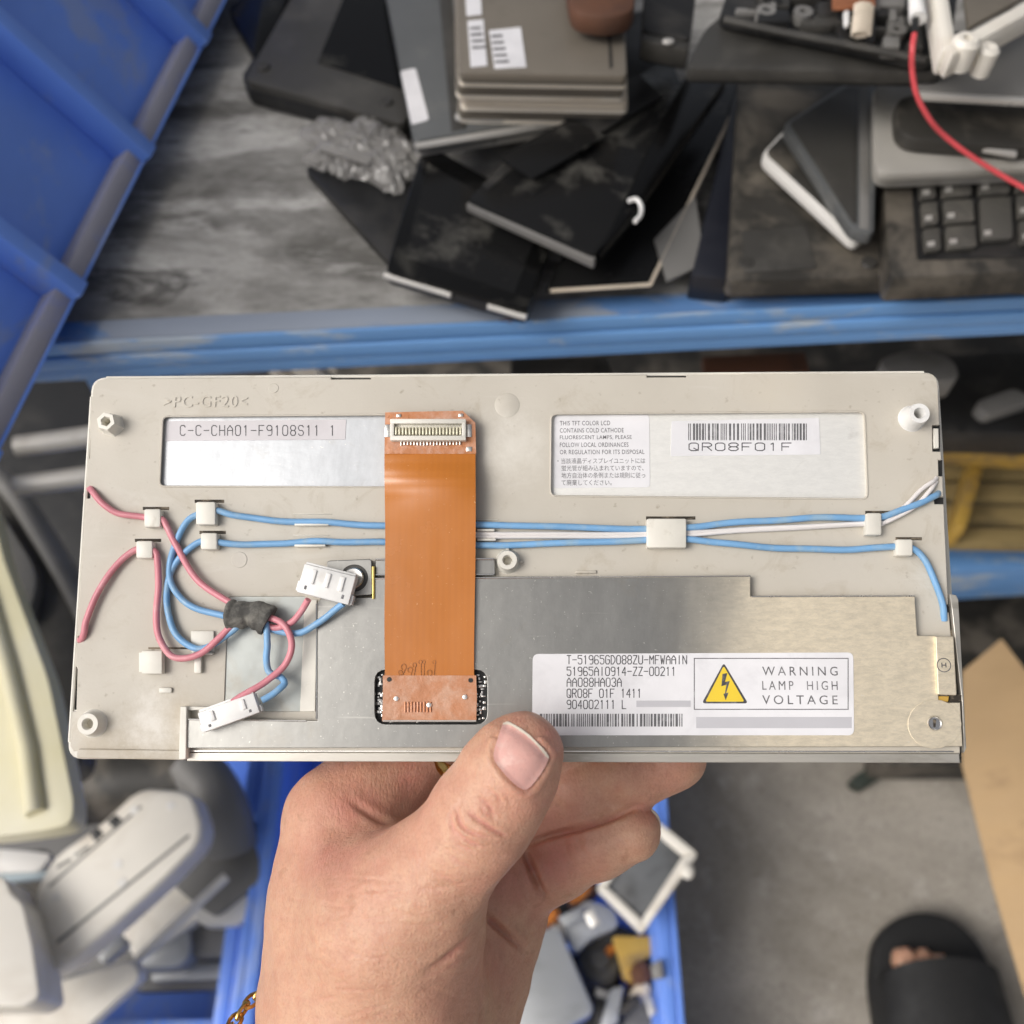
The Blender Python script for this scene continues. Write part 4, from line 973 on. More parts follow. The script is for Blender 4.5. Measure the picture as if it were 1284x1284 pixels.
slab('sticker', [(502, 89), (521, 85), (538, 150), (516, 156)], .7384, .0004, m_label, t, 0, rc=.002)
names = ['lowest', 'second from the bottom', 'second from the top', 'topmost']
offs = [(0, 0), (4, -1), (-2, 1), (2, 0)]
for k in range(4):
    z = .748 + k * .0105; dx, dy = offs[k]; y0 = 143 - k * 15.5
    p = [(572 + dx - k * .5, -90), (775 + dx, -90), (783 + dx + k * .6, y0 - 2), (574 + dx - k * .2, y0 - 6)]
    lb_ = 'flat silver drive %s in the stack on the grey laptop%s' % (names[k], ', three white labels on it' if k == 3 else '')
    if k == 3:
        t = T0('slim_drive', lb_, 'drive', p, z, 'flat silver drives in a stack'); slab('case', p, z, .0065, m_tin, t, .0012, rc=.003); slab('rim', [(x, y + 10) for x, y in p], z - .0060, .0042, m_rimcream, t, .0008, rc=.003)
        slab('drive_label', [(586, 26), (606, 24), (611, 82), (590, 84)], z + .0005, .0004, m_label, t, 0); slab('drive_label', [(613, 38), (653, 34), (660, 84), (620, 86)], z + .0005, .0004, m_label, t, 0)
        slab('drive_label', [(582, -30), (602, -30), (604, 18), (585, 20)], z + .0005, .0004, m_label, t, 0)
        slab('groove', [(757, -60), (760, -60), (768, 84), (764, 85)], z + .0005, .0004, m_dkgrey, t, 0)
        for (x0, y0_, n_) in ((616, 44, 5), (589, 34, 4)):
            bm = bmesh.new()
            for i in range(n_):
                prism(bm, [W(*q, z + .0008) for q in ((x0 + i, y0_ + i * 8), (x0 + 14 + i * 2, y0_ - 1 + i * 8), (x0 + 14 + i * 2, y0_ + 2 + i * 8), (x0 + i, y0_ + 3 + i * 8))], (0, 0, -.0001))
            put('print_line', bm, m_inksoft, t)
    else:
        t = T0('slim_drive', lb_, 'drive', p, z, 'flat silver drives in a stack'); slab('case', p, z, .0065, m_tin if k != 1 else m_cream, t, .0012, rc=.003); slab('rim', [(x, y + 10) for x, y in p], z - .0060, .0042, m_rimcream, t, .0008, rc=.003)
slab('bracket_strip', [(570, 140), (634, 145), (632, 150), (571, 148)], .7415, .003, m_edge, label='thin silver strip on the grey laptop in front of the drives', cat='strip')
# crumpled bag
bm = bmesh.new(); q = bmesh.ops.create_grid(bm, x_segments=30, y_segments=18, size=1)
rr = random.Random(4); ws = [(rr.uniform(-15, 15), rr.uniform(-15, 15), rr.uniform(0, 6), rr.uniform(.3, 1)) for _ in range(16)]
bag = [(366, 140), (530, 165), (540, 214), (500, 232), (470, 224), (395, 215)]
for v in bm.verts:
    x, y = v.co.x, v.co.y; r_ = max(abs(x), abs(y)); a = math.atan2(y, x); s_ = r_ / max(1e-6, math.hypot(x, y))
    edge = 1 + .13 * math.sin(a * 5 + 1) + .08 * math.sin(a * 9); X, Y = x * s_ * edge, y * s_ * edge
    wr = sum(c * abs(math.sin(a1 * X * .8 + b1 * Y * .8 + ph)) for a1, b1, ph, c in ws) / 6
    c0 = W(458 + X * 82, 186 - Y * 40 + X * 14, .712); h = (1 - r_ ** 4) * (.003 + .0065 * wr)
    v.co = Vector((c0.x, c0.y, .7085 + h))
for v in bm.verts: v.co += Vector((rr.uniform(-1, 1), rr.uniform(-1, 1), rr.uniform(-.6, 1))) * .0011
bmesh.ops.triangulate(bm, faces=bm.faces[:])
tag(put('plastic_bag', bm, m_bag, None, 0), 'crumpled grey plastic bag in front of the dark grey laptop', 'plastic bag')
slab('tablet_cover', [(383, 212), (400, 200), (560, 235), (540, 345), (488, 328)], .707, .006, m_black, rc=.003, label='thin black lid with its corner pointing left below the crumpled bag', cat='lid')
p = [(532, 178), (702, 275), (660, 391), (484, 339)]
t = T0('tablet', 'black glass tablet with a silver lower edge, hanging over the blue beam', 'tablet', p, .722)
slab('glass', p, .7235, .003, m_gloss, t, .0008, rc=.004); slab('rim', [(530, 180), (700, 277), (661, 396), (483, 344)], .7204, .0065, m_black, t, .001, rc=.004)
for a_, b_ in (((482, 345), (566, 370)), ((612, 384), (660, 398))):
    bm = bmesh.new(); tube(bm, [W(*a_, .7195), W(*b_, .7195)], .0017, 8); put('silver_edge', bm, m_edge, t)
slab('screen', [(536, 205), (676, 284), (645, 368), (508, 322)], .7238, .0003, m_gloss2, t, 0)
p = [(586, 251), (640, 196), (840, 70), (872, 150), (746, 321)]
t = T0('tablet', 'dust covered black tablet with a grey front edge lying across the silver edged one', 'tablet', p, .735)
slab('glass', p, .741, .004, m_gloss2, t, .001, rc=.003); slab('front_edge', [(584, 254), (590, 252), (748, 321), (745, 327)], .7395, .006, m_greypl, t, .001)
slab('inner_frame', [(604, 232), (652, 190), (730, 150), (736, 154), (660, 196), (612, 238)], .7413, .0004, m_black, t, 0)
p = [(684, 364), (816, 357), (938, 100), (830, 100), (700, 330)]
t = T0('screen_glass', 'smoky sheet of screen glass with a pale edge, right of the dusty tablet', 'screen glass', p, .71)
slab('sheet', p, .716, .003, m_gloss2, t, .0006); 
bm = bmesh.new(); tube(bm, [W(816, 356, .7165), W(938, 100, .7165)], .0011, 6); tube(bm, [W(690, 365, .7165), W(816, 357, .7165)], .0011, 6); put('pale_edge', bm, m_cream, t)
p = [(752, 317), (806, 250), (912, 96), (862, 90), (824, 160)]
slab('panel_strip', p, .7445, .010, m_gloss, bev=.001, label='long gloss black strip lying on the dusty tablet and the screen glass', cat='panel')
bm = bmesh.new(); tube(bm, [W(v.x, v.y, .748) for v in spline([(788, 252, 0), (798, 250, 0), (804, 259, 0), (803, 270, 0), (796, 278, 0)], 5)], .0012, 8)
tag(put('hook', bm, m_white, None, 60), 'small curved white plastic hook lying on the gloss black strip', 'hook')
slab('black_slab', [(866, 345), (916, 350), (936, 240), (950, 96), (925, 98)], .7185, .018, M('blue_black_plastic', (.010, .011, .017), .4), bev=.002, label='blue black slab between the screen glass and the brown dusted laptop', cat='slab')
p = [(912, 352), (926, 96), (1120, 96), (1118, 346)]
t = T0('laptop', 'brown dusted black closed laptop with two phones lying on it', 'laptop', p, .715)
slab('lid', p, .723, .012, m_brownblack, t, .002, rc=.005); slab('base', [(910, 357), (926, 100), (1120, 100), (1120, 352)], .7108, .0105, m_black, t, .002, rc=.005)
p = [(955, 192), (985, 160), (1092, 282), (1074, 302)]
t = T0('phone', 'phone with white sides lying under the second phone', 'phone', p, .73)
slab('side_frame', [(953, 195), (985, 160), (1094, 286), (1073, 306)], .7345, .0062, m_whitepl, t, .0025, rc=.006); slab('glass', [(959, 191), (985, 166), (1092, 282), (1076, 299)], .7350, .001, m_brownblack, t, .0003, rc=.005)
p = [(984, 152), (1062, 104), (1100, 106), (1094, 290), (1070, 282)]
t = T0('phone', 'dark phone with grey rim lying on the white sided phone', 'phone', p, .74)
slab('side_frame', [(982, 156), (1060, 104), (1100, 106), (1096, 294), (1069, 287)], .7440, .0075, m_grey, t, .002, rc=.004); slab('glass', [(990, 154), (1062, 109), (1076, 108), (1074, 280), (1069, 278)], .7445, .001, m_dkgrey, t, .0003, rc=.003)
slab('side_band', [(1078, 107), (1090, 107), (1090, 288), (1078, 285)], .7444, .001, m_greypl, t, .0003)
# keyboard laptop
kp = [(1108, 214), (1420, 196), (1420, 345), (1284, 340), (1116, 349)]
t = T0('laptop_keyboard', 'brownish black laptop base with its keys showing at the right end of the shelf', 'laptop base', kp, .735)
slab('deck', kp, .7385, .016, m_brownblack, t, .002, rc=.004); slab('key_well', [(1142, 222), (1420, 205), (1420, 318), (1150, 326)], .7389, .0004, m_black, t, 0, rc=.002)
xs0 = [(1152, 1172), (1180, 1217), (1226, 1265), (1272, 1310), (1316, 1352)]
for r_ in range(3):
    y0 = 222 + r_ * 32.5
    for c_, (xa, xb) in enumerate(xs0):
        if c_ == 2 and r_ == 2: continue
        dx = r_ * 3; dy = -(c_ * 3.2); y1 = y0 + 27
        if c_ == 2 and r_ == 1: y1 = y0 + 52
        slab('key', [(xa + dx, y0 + dy), (xb + dx, y0 + dy - 2), (xb + dx + 2, y1 + dy - 2), (xa + dx + 2, y1 + dy)], .7425, .0030, m_key, t, .0009, rc=.0015)
        slab('key_legend', [(xa + dx + 5, y1 + dy - 11), (xa + dx + 14, y1 + dy - 12), (xa + dx + 14, y1 + dy - 6), (xa + dx + 5, y1 + dy - 5)], .7429, .0003, m_edge, t, 0)
p = [(1095, 104), (1420, 92), (1420, 203), (1284, 210), (1097, 218)]
t = T0('laptop', 'pale silver closed laptop with rounded corner above the keyboard', 'laptop', p, .75)
slab('lid', p, .7570, .006, m_silver, t, .002, rc=.010); slab('base', [(1095, 108), (1420, 96), (1420, 208), (1284, 215), (1097, 223)], .7508, .0075, m_silver, t, .002, rc=.010)
p = [(1122, 118), (1420, 112), (1420, 176), (1284, 184), (1126, 172)]
t = T0('phone', 'wide dark handset with a bright slot, lying on the pale silver laptop', 'phone', p, .765)
slab('body', p, .7665, .009, m_brownblack, t, .003, rc=.012); slab('bright_slot', [(1220, 178), (1276, 188), (1276, 194), (1220, 183)], .7640, .003, m_edge, t, .0008)
p = [(1150, 112), (1154, 40), (1420, 30), (1420, 124), (1284, 120)]
t = T0('screen_cover', 'dark grey lid with a bright silver front edge at the right', 'laptop lid', p, .785)
slab('lid', p, .7860, .005, m_greypl, t, .001); slab('silver_edge', [(1150, 113), (1284, 120), (1420, 124), (1420, 130), (1284, 126), (1150, 118)], .7852, .004, m_edge, t, .001)
p = [(858, 86), (884, 36), (1000, -60), (1210, -60), (1184, 90)]
t = T0('laptop', 'slim dark laptop with a tapered front under the opened chassis', 'laptop', p, .79)
slab('lid', p, .7935, .007, m_dkgrey, t, .002, rc=.006); slab('base', [(858, 91), (884, 40), (1000, -60), (1210, -60), (1186, 97)], .7862, .006, m_black, t, .0015, rc=.006)
# opened chassis
ch = [(902, 20), (936, -80), (1190, -80), (1192, 60), (1160, 76)]
t = T0('chassis', 'opened black laptop chassis full of ribs and screw posts', 'chassis', ch, .80)
slab('tray', ch, .8010, .006, m_black, t, .0015, rc=.004)
rr = random.Random(11)
for k in range(80):
    x, y = rr.uniform(940, 1165), rr.uniform(-20, 58)
    if y > 20 + (x - 910) * .19 - 6: continue
    w, h = rr.uniform(4, 22), rr.uniform(2, 9)
    if rr.random() < .5: w, h = h, w * .8
    slab('chassis_rib', [(x - w, y - h), (x + w, y - h + 1), (x + w, y + h), (x - w, y + h - 1)], .8015 + rr.uniform(.002, .006), .007, rr.choice((m_black, m_dkgrey, m_black, m_greypl)), t, .0007)
bm = bmesh.new(); tube(bm, [W(x, y, .8045) for x, y in ((908, 24), (980, 40), (1060, 55), (1160, 75), (1186, 62), (1192, 20))], .0018, 8); put('chassis_rim', bm, m_dkgrey, t)
for x, y in ((958, 26), (1004, 28), (1120, 50)):
    bm = bmesh.new(); lathe(bm, [(.0046, 0), (.0046, .006), (.002, .006), (.002, .001), (0, .001)], W(x, y, .8015), n=18); put('screw_post', bm, m_greypl, t)
slab('copper_plate', [(1043, -40), (1098, -40), (1099, 6), (1044, 9)], .8120, .003, m_copper, label='copper heat plate lying on the opened chassis', cat='heat plate')
bm = bmesh.new(); a_, b_ = W(1079, 44, .811), W(1083, 8, .8115)
tube(bm, [a_ + (b_ - a_) * (i / 60) + Vector((math.cos(i * .9) * .0045, 0, math.sin(i * .9) * .0022)) for i in range(61)], .0009, 6)
tag(put('coil_spring', bm, m_cream, None, 60), 'pale coiled spring in front of the copper plate', 'spring')
slab('pin', [(1058, 12), (1066, 11), (1066, 30), (1059, 31)], .8110, .003, m_white, bev=.0012, label='small white pin beside the coiled spring', cat='pin')
# red wire with its white plug
t = thing('red_wire', 'red wire with a white end sleeve trailing over the laptops', 'wire', W(1150, 40, .80))
bm = bmesh.new(); tube(bm, spline([W(*q) for q in ((1147, 40, .818), (1144, 62, .815), (1144, 90, .806), (1150, 120, .797), (1166, 150, .787), (1184, 170, .779), (1212, 192, .772), (1246, 214, .765), (1284, 236, .760), (1330, 262, .757))], 8), .0013, 10); put('insulation', bm, m_red, t, 60)
bm = bmesh.new(); tube(bm, [W(1148, 22, .820), W(1147, 42, .818)], .0017, 8); put('tinned_end', bm, m_black, t, 60)
bm = bmesh.new(); tube(bm, [W(1142, -60, .826), W(1148, -8, .822), W(1151, 24, .820)], [.0034, .0034, .0040], 12); put('white_sleeve', bm, m_white, t, 60)
# cast bracket top right
t = thing('frame_bracket', 'pale cast frame with a hooked corner at the upper right', 'frame', W(1195, 60, .80))
for a_, b_, w in (((1172, -60), (1192, 62), 11), ((1190, 62), (1330, -16), 9)):
    bm = bmesh.new(); d_ = Vector((b_[0] - a_[0], b_[1] - a_[1])).normalized(); n_ = Vector((-d_.y, d_.x)) * w
    prism(bm, [W(q[0], q[1], .822 if a_[0] < 1180 else .8235) for q in ((a_[0] - n_.x, a_[1] - n_.y), (b_[0] - n_.x, b_[1] - n_.y), (b_[0] + n_.x, b_[1] + n_.y), (a_[0] + n_.x, a_[1] + n_.y))], (0, 0, -.014), .003); put('arm', bm, m_offwhite, t)
bm = bmesh.new(); lathe(bm, [(.006, -.012), (.0062, 0), (.0045, .002), (.0022, .002), (.002, -.004), (0, -.004)], W(1212, 52, .824), n=18); put('boss', bm, m_offwhite, t)
bm = bmesh.new(); lathe(bm, [(.0045, -.012), (.005, 0), (.0035, .0015), (.0016, .0015), (0, 0)], W(1240, 62, .819), n=18); put('boss', bm, m_offwhite, t)
slab('inner_plate', [(1204, -60), (1340, -60), (1340, -34), (1214, 34)], .815, .003, m_tin, t, .0008)
slab('leather_case', [(704, -60), (800, -60), (796, 14), (760, 22), (716, 14)], .797, .012, m_brown, bev=.003, rc=.008, label='brown leather case lying on the silver drives at the top edge', cat='case')
p = [(806, 38), (812, -60), (880, -60), (866, 50)]
t = T0('handset', 'small black handset with one bright dot, right of the brown case', 'handset', p, .77)
slab('body', p, .775, .018, m_black, t, .002, rc=.004); slab('front_lip', [(805, 40), (866, 52), (863, 62), (804, 50)], .774, .012, m_dkgrey, t, .0015)
bm = bmesh.new(); ball(bm, W(838, 52, .7755), .0024, (1.4, 1, .6), 10); put('bright_dot', bm, m_edge, t)
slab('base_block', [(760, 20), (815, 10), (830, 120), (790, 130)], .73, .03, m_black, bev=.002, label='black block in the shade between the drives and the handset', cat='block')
bm = bmesh.new(); lathe(bm, [(0, .004), (.006, .004), (.0085, .001), (.0085, 0)], W(1141, 351, .7015), n=24)
tag(put('rubber_foot', bm, m_label, None, 50), 'round white foot on the beam below the keyboard', 'foot pad')

# ------------------------------------------------------------------ below the shelf, right
t = thing('pallet', 'yellow slatted pallet under the shelf at the right', 'pallet', W(1260, 600, .34))
slab('slat', [(1150, 533), (1400, 545), (1400, 580), (1150, 564)], .40, .02, m_yellow, t, .003)
slab('post', [(1222, 564), (1240, 566), (1212, 664), (1196, 660)], .375, .03, m_yellow, t, .003)
for k, (ya, yb) in enumerate(((572, 596), (602, 624), (630, 652), (658, 680))):
    slab('slat', [(1120, ya), (1420, ya + 8), (1420, yb + 8), (1120, yb)], .345, .012, m_olive, t, .002)
slab('monitor', [(1120, 446), (1420, 430), (1420, 545), (1150, 540)], .50, .03, m_black, bev=.004, label='black monitor back under the shelf above the yellow pallet', cat='monitor')
slab('handle', [(1222, 504), (1272, 486), (1300, 500), (1238, 520)], .515, .012, m_greypl, bev=.003, rc=.006, label='grey plastic handle lying on the black monitor', cat='handle')
slab('cloth', [(1096, 452), (1140, 436), (1196, 448), (1206, 476), (1130, 480)], .575, .02, m_greypl, bev=.006, rc=.02, label='brownish grey rag hanging under the blue beam at the right', cat='rag')
slab('cabinet', [(1100, 700), (1420, 696), (1420, 960), (1100, 960)], .06, .05, m_brownblack, bev=.004, label='dark brown box on the floor under the lower beam', cat='box')
# light odds and ends showing just above the module
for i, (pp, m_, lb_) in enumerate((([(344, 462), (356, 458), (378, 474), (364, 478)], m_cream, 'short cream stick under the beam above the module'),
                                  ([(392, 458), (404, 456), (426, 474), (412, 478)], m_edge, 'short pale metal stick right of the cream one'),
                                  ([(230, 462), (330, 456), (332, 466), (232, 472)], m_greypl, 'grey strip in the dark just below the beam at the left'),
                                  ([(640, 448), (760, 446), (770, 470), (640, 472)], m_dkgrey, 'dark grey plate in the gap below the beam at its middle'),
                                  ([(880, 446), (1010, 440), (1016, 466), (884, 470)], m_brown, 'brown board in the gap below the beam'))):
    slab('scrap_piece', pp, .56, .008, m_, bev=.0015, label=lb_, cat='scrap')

# ------------------------------------------------------------------ cardboard, slipper and foot
cpl = (.02, .42, .10)
slab('cardboard_sheet', [(1206, 842), (1256, 800), (1300, 858), (1420, 960), (1420, 1420), (1330, 1340), (1284, 1246), (1244, 1110), (1206, 960)], cpl, .006, m_card, bev=.0012, label='sheet of brown cardboard propped up at the right edge', cat='cardboard')
slab('bar', [(1064, 978), (1108, 950), (1124, 962), (1080, 990)], .02, .018, M('dark_green_paint', (.035, .045, .035), .5), bev=.003, rc=.006, label='short dark green bar on the floor below the module', cat='bar')
SL = thing('slipper', 'black open toed slipper on the foot at the lower right', 'slipper', W(1180, 1250, 0) + Vector((0, 0, 0)))
fo = W(1180, 1262, .03); fo.z = 0
def outline(k, L0, wd): 
    return [(fo.x + x * wd, fo.y + y * L0) for x, y in k]
sole = [(-.056, -.17), (-.062, -.04), (-.060, .045), (-.050, .085), (-.028, .108), (.002, .116), (.030, .108), (.050, .084), (.060, .045), (.060, -.04), (.054, -.17)]
so = rounded([Vector((fo.x + x * 1.0, fo.y - .018 + y * .9, .030)) for x, y in sole], .012, 4)
bm = bmesh.new(); prism(bm, so, (0, 0, -.0295), .005, 3); put('sole', bm, m_rubber, SL)
bm = bmesh.new(); nx, ny = 18, 14; g = []
for j in range(ny + 1):
    y = fo.y - .185 + j / ny * .206; row = []
    for i in range(nx + 1):
        a = math.pi * i / nx; hw_ = .064 - .006 * (j / ny) ** 2; hh = .062 - .014 * j / ny
        yy = y + (.016 * math.sin(a) if j == ny else .016 * math.sin(a) * j / ny)
        row.append(bm.verts.new((fo.x - math.cos(a) * hw_, yy, .026 + hh * math.sin(a) ** .75)))
    g.append(row)
for a_, b_ in zip(g, g[1:]):
    for i in range(nx): bm.faces.new((a_[i], a_[i + 1], b_[i + 1], b_[i]))
r_ = bmesh.ops.extrude_face_region(bm, geom=bm.faces[:]); bmesh.ops.translate(bm, verts=[v for v in r_['geom'] if isinstance(v, bmesh.types.BMVert)], vec=(0, 0, -.006)); bmesh.ops.recalc_face_normals(bm, faces=bm.faces)
put('strap', bm, m_rubber, SL, 50)
# bare foot, one surface
def foot_sdf(p):
    f = cone(p, np.array([0, -.16, .058]), .034, np.array([0, -.04, .050]), .030)
    f = smin(f, cone(p, np.array([-.02, -.05, .046]), .020, np.array([.022, -.05, .046]), .020), .02)
    for x, y, r_ in ((-.030, .044, .0120), (-.012, .046, .0085), (.003, .042, .0080), (.017, .036, .0078), (.030, .026, .0075)):
        f = smin(f, cone(p, np.array([x * .8, -.03, .046]), r_, np.array([x, y - .006, .041]), r_), .006)
    return f
fp, fq = surface_nets(foot_sdf, (-.07, -.21, .0), (.07, .075, .11), .0028)
me = bpy.data.meshes.new('foot'); me.from_pydata(fp.tolist(), [], fq.tolist()); me.shade_smooth(); me.materials.append(m_skin)
FT = bpy.data.objects.new('foot', me); COL.objects.link(FT); FT.location = (fo.x, fo.y, 0)
tag(FT, 'bare foot with its toes showing in the opening of the black slipper', 'foot')

# ------------------------------------------------------------------ scrap in the middle crate
p = [(815, 1020), (876, 1070), (806, 1170), (748, 1112)]
t = T0('small_display', 'small grey display in a cream frame resting on the crate wall', 'display', p, (.175, .1, 0))
zz = (.170, .12, .05)
bm = bmesh.new(); ow = rounded([W(*q, zz) for q in p], .005); iw = rounded([W(*q, zz) for q in ((815, 1040), (852, 1072), (804, 1142), (765, 1110))], .003)
for pa, pb in ((0, 1), (1, 2), (2, 3), (3, 0)):
    O = [W(*q, zz) for q in p]; I = [W(*q, zz) for q in ((815, 1037), (857, 1072), (805, 1152), (762, 1111))]
    prism(bm, [O[pa], O[pb], I[pb], I[pa]], (0, 0, -.014), .0025)
put('cream_frame', bm, m_offwhite, t); slab('screen', [(815, 1034), (860, 1073), (804, 1152), (760, 1110)], (.164, .12, .05), .006, m_glassgrey, t, .0006)
bm = bmesh.new(); ball(bm, W(862, 1092, zz), .006, (1, 1.2, .8), 12); put('lug', bm, m_offwhite, t)
slab('metal_case', [(640, 1180), (700, 1160), (747, 1270), (690, 1300), (640, 1290), (610, 1230)], .115, .03, m_greymetal, bev=.004, rc=.008, label='pale grey flat metal case in the crate below the hand', cat='case')
slab('metal_case', [(705, 1160), (735, 1128), (770, 1140), (776, 1162), (742, 1176), (722, 1196)], .10, .03, m_greymetal, bev=.004, rc=.006, label='small ragged grey housing left of the cream framed display', cat='housing')
slab('yellow_bracket', [(768, 1174), (823, 1174), (820, 1196), (806, 1204), (796, 1232), (783, 1228), (776, 1200)], .098, .012, m_yellow, bev=.002, rc=.003, label='yellow plastic bracket under the cream framed display', cat='bracket')
for i, (x, y, rx_, ry_, m_, z, lb_, ct) in enumerate(((752, 1206, 26, 24, m_dkgrey, .085, 'round dark motor left of the yellow bracket', 'motor'), (806, 1218, 13, 15, m_brown, .105, 'dark red knob right of the yellow bracket', 'knob'), (808, 1240, 10, 7, m_cream, .10, 'tiny pinkish stopper below the dark red knob', 'stopper'), (733, 1108, 12, 10, m_orange, .11, 'orange coil beside the little finger', 'coil'), (694, 1146, 10, 10, m_orange, .10, 'small orange knob just right of the palm', 'knob'), (700, 1240, 8, 6, m_black, .07, 'black button in the crate', 'button'))):
    c = W(x, y, z); r_ = rx_ / F * 1.0
    if 'button' in lb_: continue
    bm = bmesh.new(); lathe(bm, [(r_ * .9, -.03), (r_, -.004), (r_ * .85, 0), (r_ * .45, .001), (r_ * .4, .006), (0, .006)], c, (.1 * i, .15, 1), 24); tag(put(ct, bm, m_, None, 40), lb_, ct)
for i, (pts, m_, z, lb_) in enumerate((([(708, 1110), (745, 1096), (752, 1120), (716, 1140)], m_brown, .085, 'brown circuit scrap under the little finger'), ([(752, 1150), (800, 1170), (770, 1200), (742, 1180)], m_black, .08, 'black plate under the yellow bracket'),
                                       ([(766, 1240), (782, 1236), (774, 1284), (752, 1290)], m_greymetal, .092, 'bent pale metal strap in the crate at the bottom'), ([(742, 1236), (770, 1228), (782, 1284), (750, 1300)], m_dkgrey, .075, 'dark grey plate left of the metal strap'),
                                       ([(786, 1236), (830, 1240), (832, 1290), (780, 1300)], m_greypl, .07, 'mid grey plate against the crate wall at the bottom'), ([(822, 1090), (838, 1080), (838, 1180), (815, 1170)], m_black, .09, 'black strip along the crate wall behind the display'),
                                       ([(640, 1120), (720, 1100), (720, 1160), (650, 1180)], m_black, .05, 'flat black box low in the crate right of the palm'), ([(690, 1200), (770, 1180), (790, 1300), (700, 1310)], m_black, .045, 'black lid on the floor of the crate'),
                                       ([(790, 1180), (838, 1176), (838, 1240), (792, 1236)], m_brown, .06, 'dark brown scrap under the yellow bracket by the wall'), ([(352, 1060), (420, 1050), (420, 1200), (350, 1200)], m_dkgrey, .06, 'dark box low in the crate left of the wrist'),
                                       ([(770, 1060), (838, 1010), (838, 1090), (780, 1110)], m_dkgrey, .06, 'dark grey cover low in the crate behind the ring finger'), ([(690, 1160), (706, 1150), (714, 1176), (700, 1186)], m_edge, .09, 'small bright clip above the pale metal case'))):
    slab('scrap_piece', pts, z, .02, m_, bev=.002, rc=.003, label=lb_, cat='scrap')

# ------------------------------------------------------------------ white covers and shells at the left
p = [(40, 1143), (47, 1108), (68, 1072), (124, 1034), (166, 995), (183, 988), (225, 990), (243, 998), (254, 1034), (249, 1058), (207, 1102), (148, 1155), (89, 1206), (56, 1226), (47, 1220)]
t = T0('appliance_cover', 'aged white plastic cover with two square holes lying in the left crate', 'cover', p, .2)
pl = (.27, .06, .10)
COVER = t
slab('shell', p, pl, .035, m_offwhite, t, .005, rc=.010, seg=3)
for q in ([(112, 1046), (122, 1038), (130, 1045), (120, 1056)], [(134, 1030), (144, 1021), (153, 1028), (143, 1039)]): slab('square_hole', q, (pl[0] + .0005, pl[1], pl[2]), .003, m_black, t, .0003)
for q in ([(70, 1086), (88, 1076), (90, 1079), (72, 1089)], [(92, 1072), (110, 1060), (112, 1063), (94, 1075)]): slab('slot', q, (pl[0] + .0005, pl[1], pl[2]), .003, m_greypl, t, .0003)
for x, y in ((168, 1016), (214, 1010), (70, 1125), (153, 1107), (148, 1084)):
    bm = bmesh.new(); o_ = W(x, y, pl); lathe(bm, [(0, .0006), (.0035, .0006), (.0040, -.001)], o_, (-.06, -.1, 1), 14); put('dimple', bm, m_whitepl, t)
slab('appliance_cover', [(-60, 1098), (6, 1098), (14, 1122), (28, 1132), (40, 1180), (50, 1250), (30, 1262), (-60, 1262)], .30, .05, m_offwhite, bev=.004, rc=.010, seg=3, label='rounded white cover standing at the lower left edge', cat='cover')
slab('appliance_cover', [(-60, 1068), (0, 1064), (66, 1070), (50, 1092), (0, 1094), (-60, 1098)], .22, .02, m_whitepl, bev=.004, rc=.006, label='narrow white ledge between the two white covers at the left edge', cat='ledge')
slab('pipe_tray', [(-60, 1100), (60, 1090), (58, 1100), (-60, 1112)], .215, .01, M('pale_blue_grey', (.35, .42, .45), .4), bev=.002, label='pale blue grey strip under the narrow white ledge', cat='strip')
p = [(-60, 1258), (0, 1256), (59, 1235), (166, 1203), (178, 1226), (107, 1290), (60, 1340), (-60, 1340)]
slab('appliance_cover', p, (.20, .05, .15), .02, m_offwhite, bev=.003, rc=.015, seg=3, label='beige white curved panel at the bottom left corner', cat='panel')
for i, (pts, m_, z, th_, lb_, ct) in enumerate((([(166, 1160), (236, 1150), (240, 1196), (226, 1212), (170, 1216)], m_greymetal, .13, .03, 'light grey rounded box beside the white rod', 'box'),
        ([(238, 1152), (304, 1150), (302, 1198), (240, 1200)], m_greypl, .12, .03, 'mid grey box right of the light grey rounded one', 'box'),
        ([(196, 1208), (300, 1206), (298, 1226), (186, 1232)], m_greymetal, .10, .02, 'pale grey tray with a dark front below the two grey boxes', 'tray'),
        ([(180, 1228), (298, 1222), (297, 1240), (170, 1244)], m_greypl, .09, .012, 'dark toothed rail at the front of the pale grey tray', 'rail'),
        ([(120, 1196), (152, 1170), (162, 1184), (128, 1210)], m_greymetal, .18, .012, 'small shiny grey clip on the beige white panel', 'clip'),
        ([(250, 1058), (312, 1020), (330, 1100), (270, 1150), (240, 1130), (210, 1104)], m_greypl, .15, .03, 'grey cover behind the white one in the left crate', 'cover'),
        ([(206, 1110), (250, 1070), (290, 1060), (300, 1100), (240, 1160), (170, 1206), (150, 1166)], m_offwhite, .135, .03, 'brownish white cover lying under the one with square holes', 'cover'),
        ([(232, 1130), (300, 1100), (318, 1140), (300, 1160), (250, 1160)], m_whitepl, .142, .02, 'small white cover beside the blue crate wall', 'cover'))):
    slab('scrap_cover' if ct in ('cover', 'tray') else 'plastic_' + ct, pts, z, th_, m_, bev=.004, rc=.008, label=lb_, cat=ct)
bm = bmesh.new(); tube(bm, [W(170, 1206, .175), W(284, 1099, .175)], .0042, 12); tag(put('rod', bm, m_whitepl, None, 60), 'straight white plastic rod slanting across the covers in the left crate', 'rod')
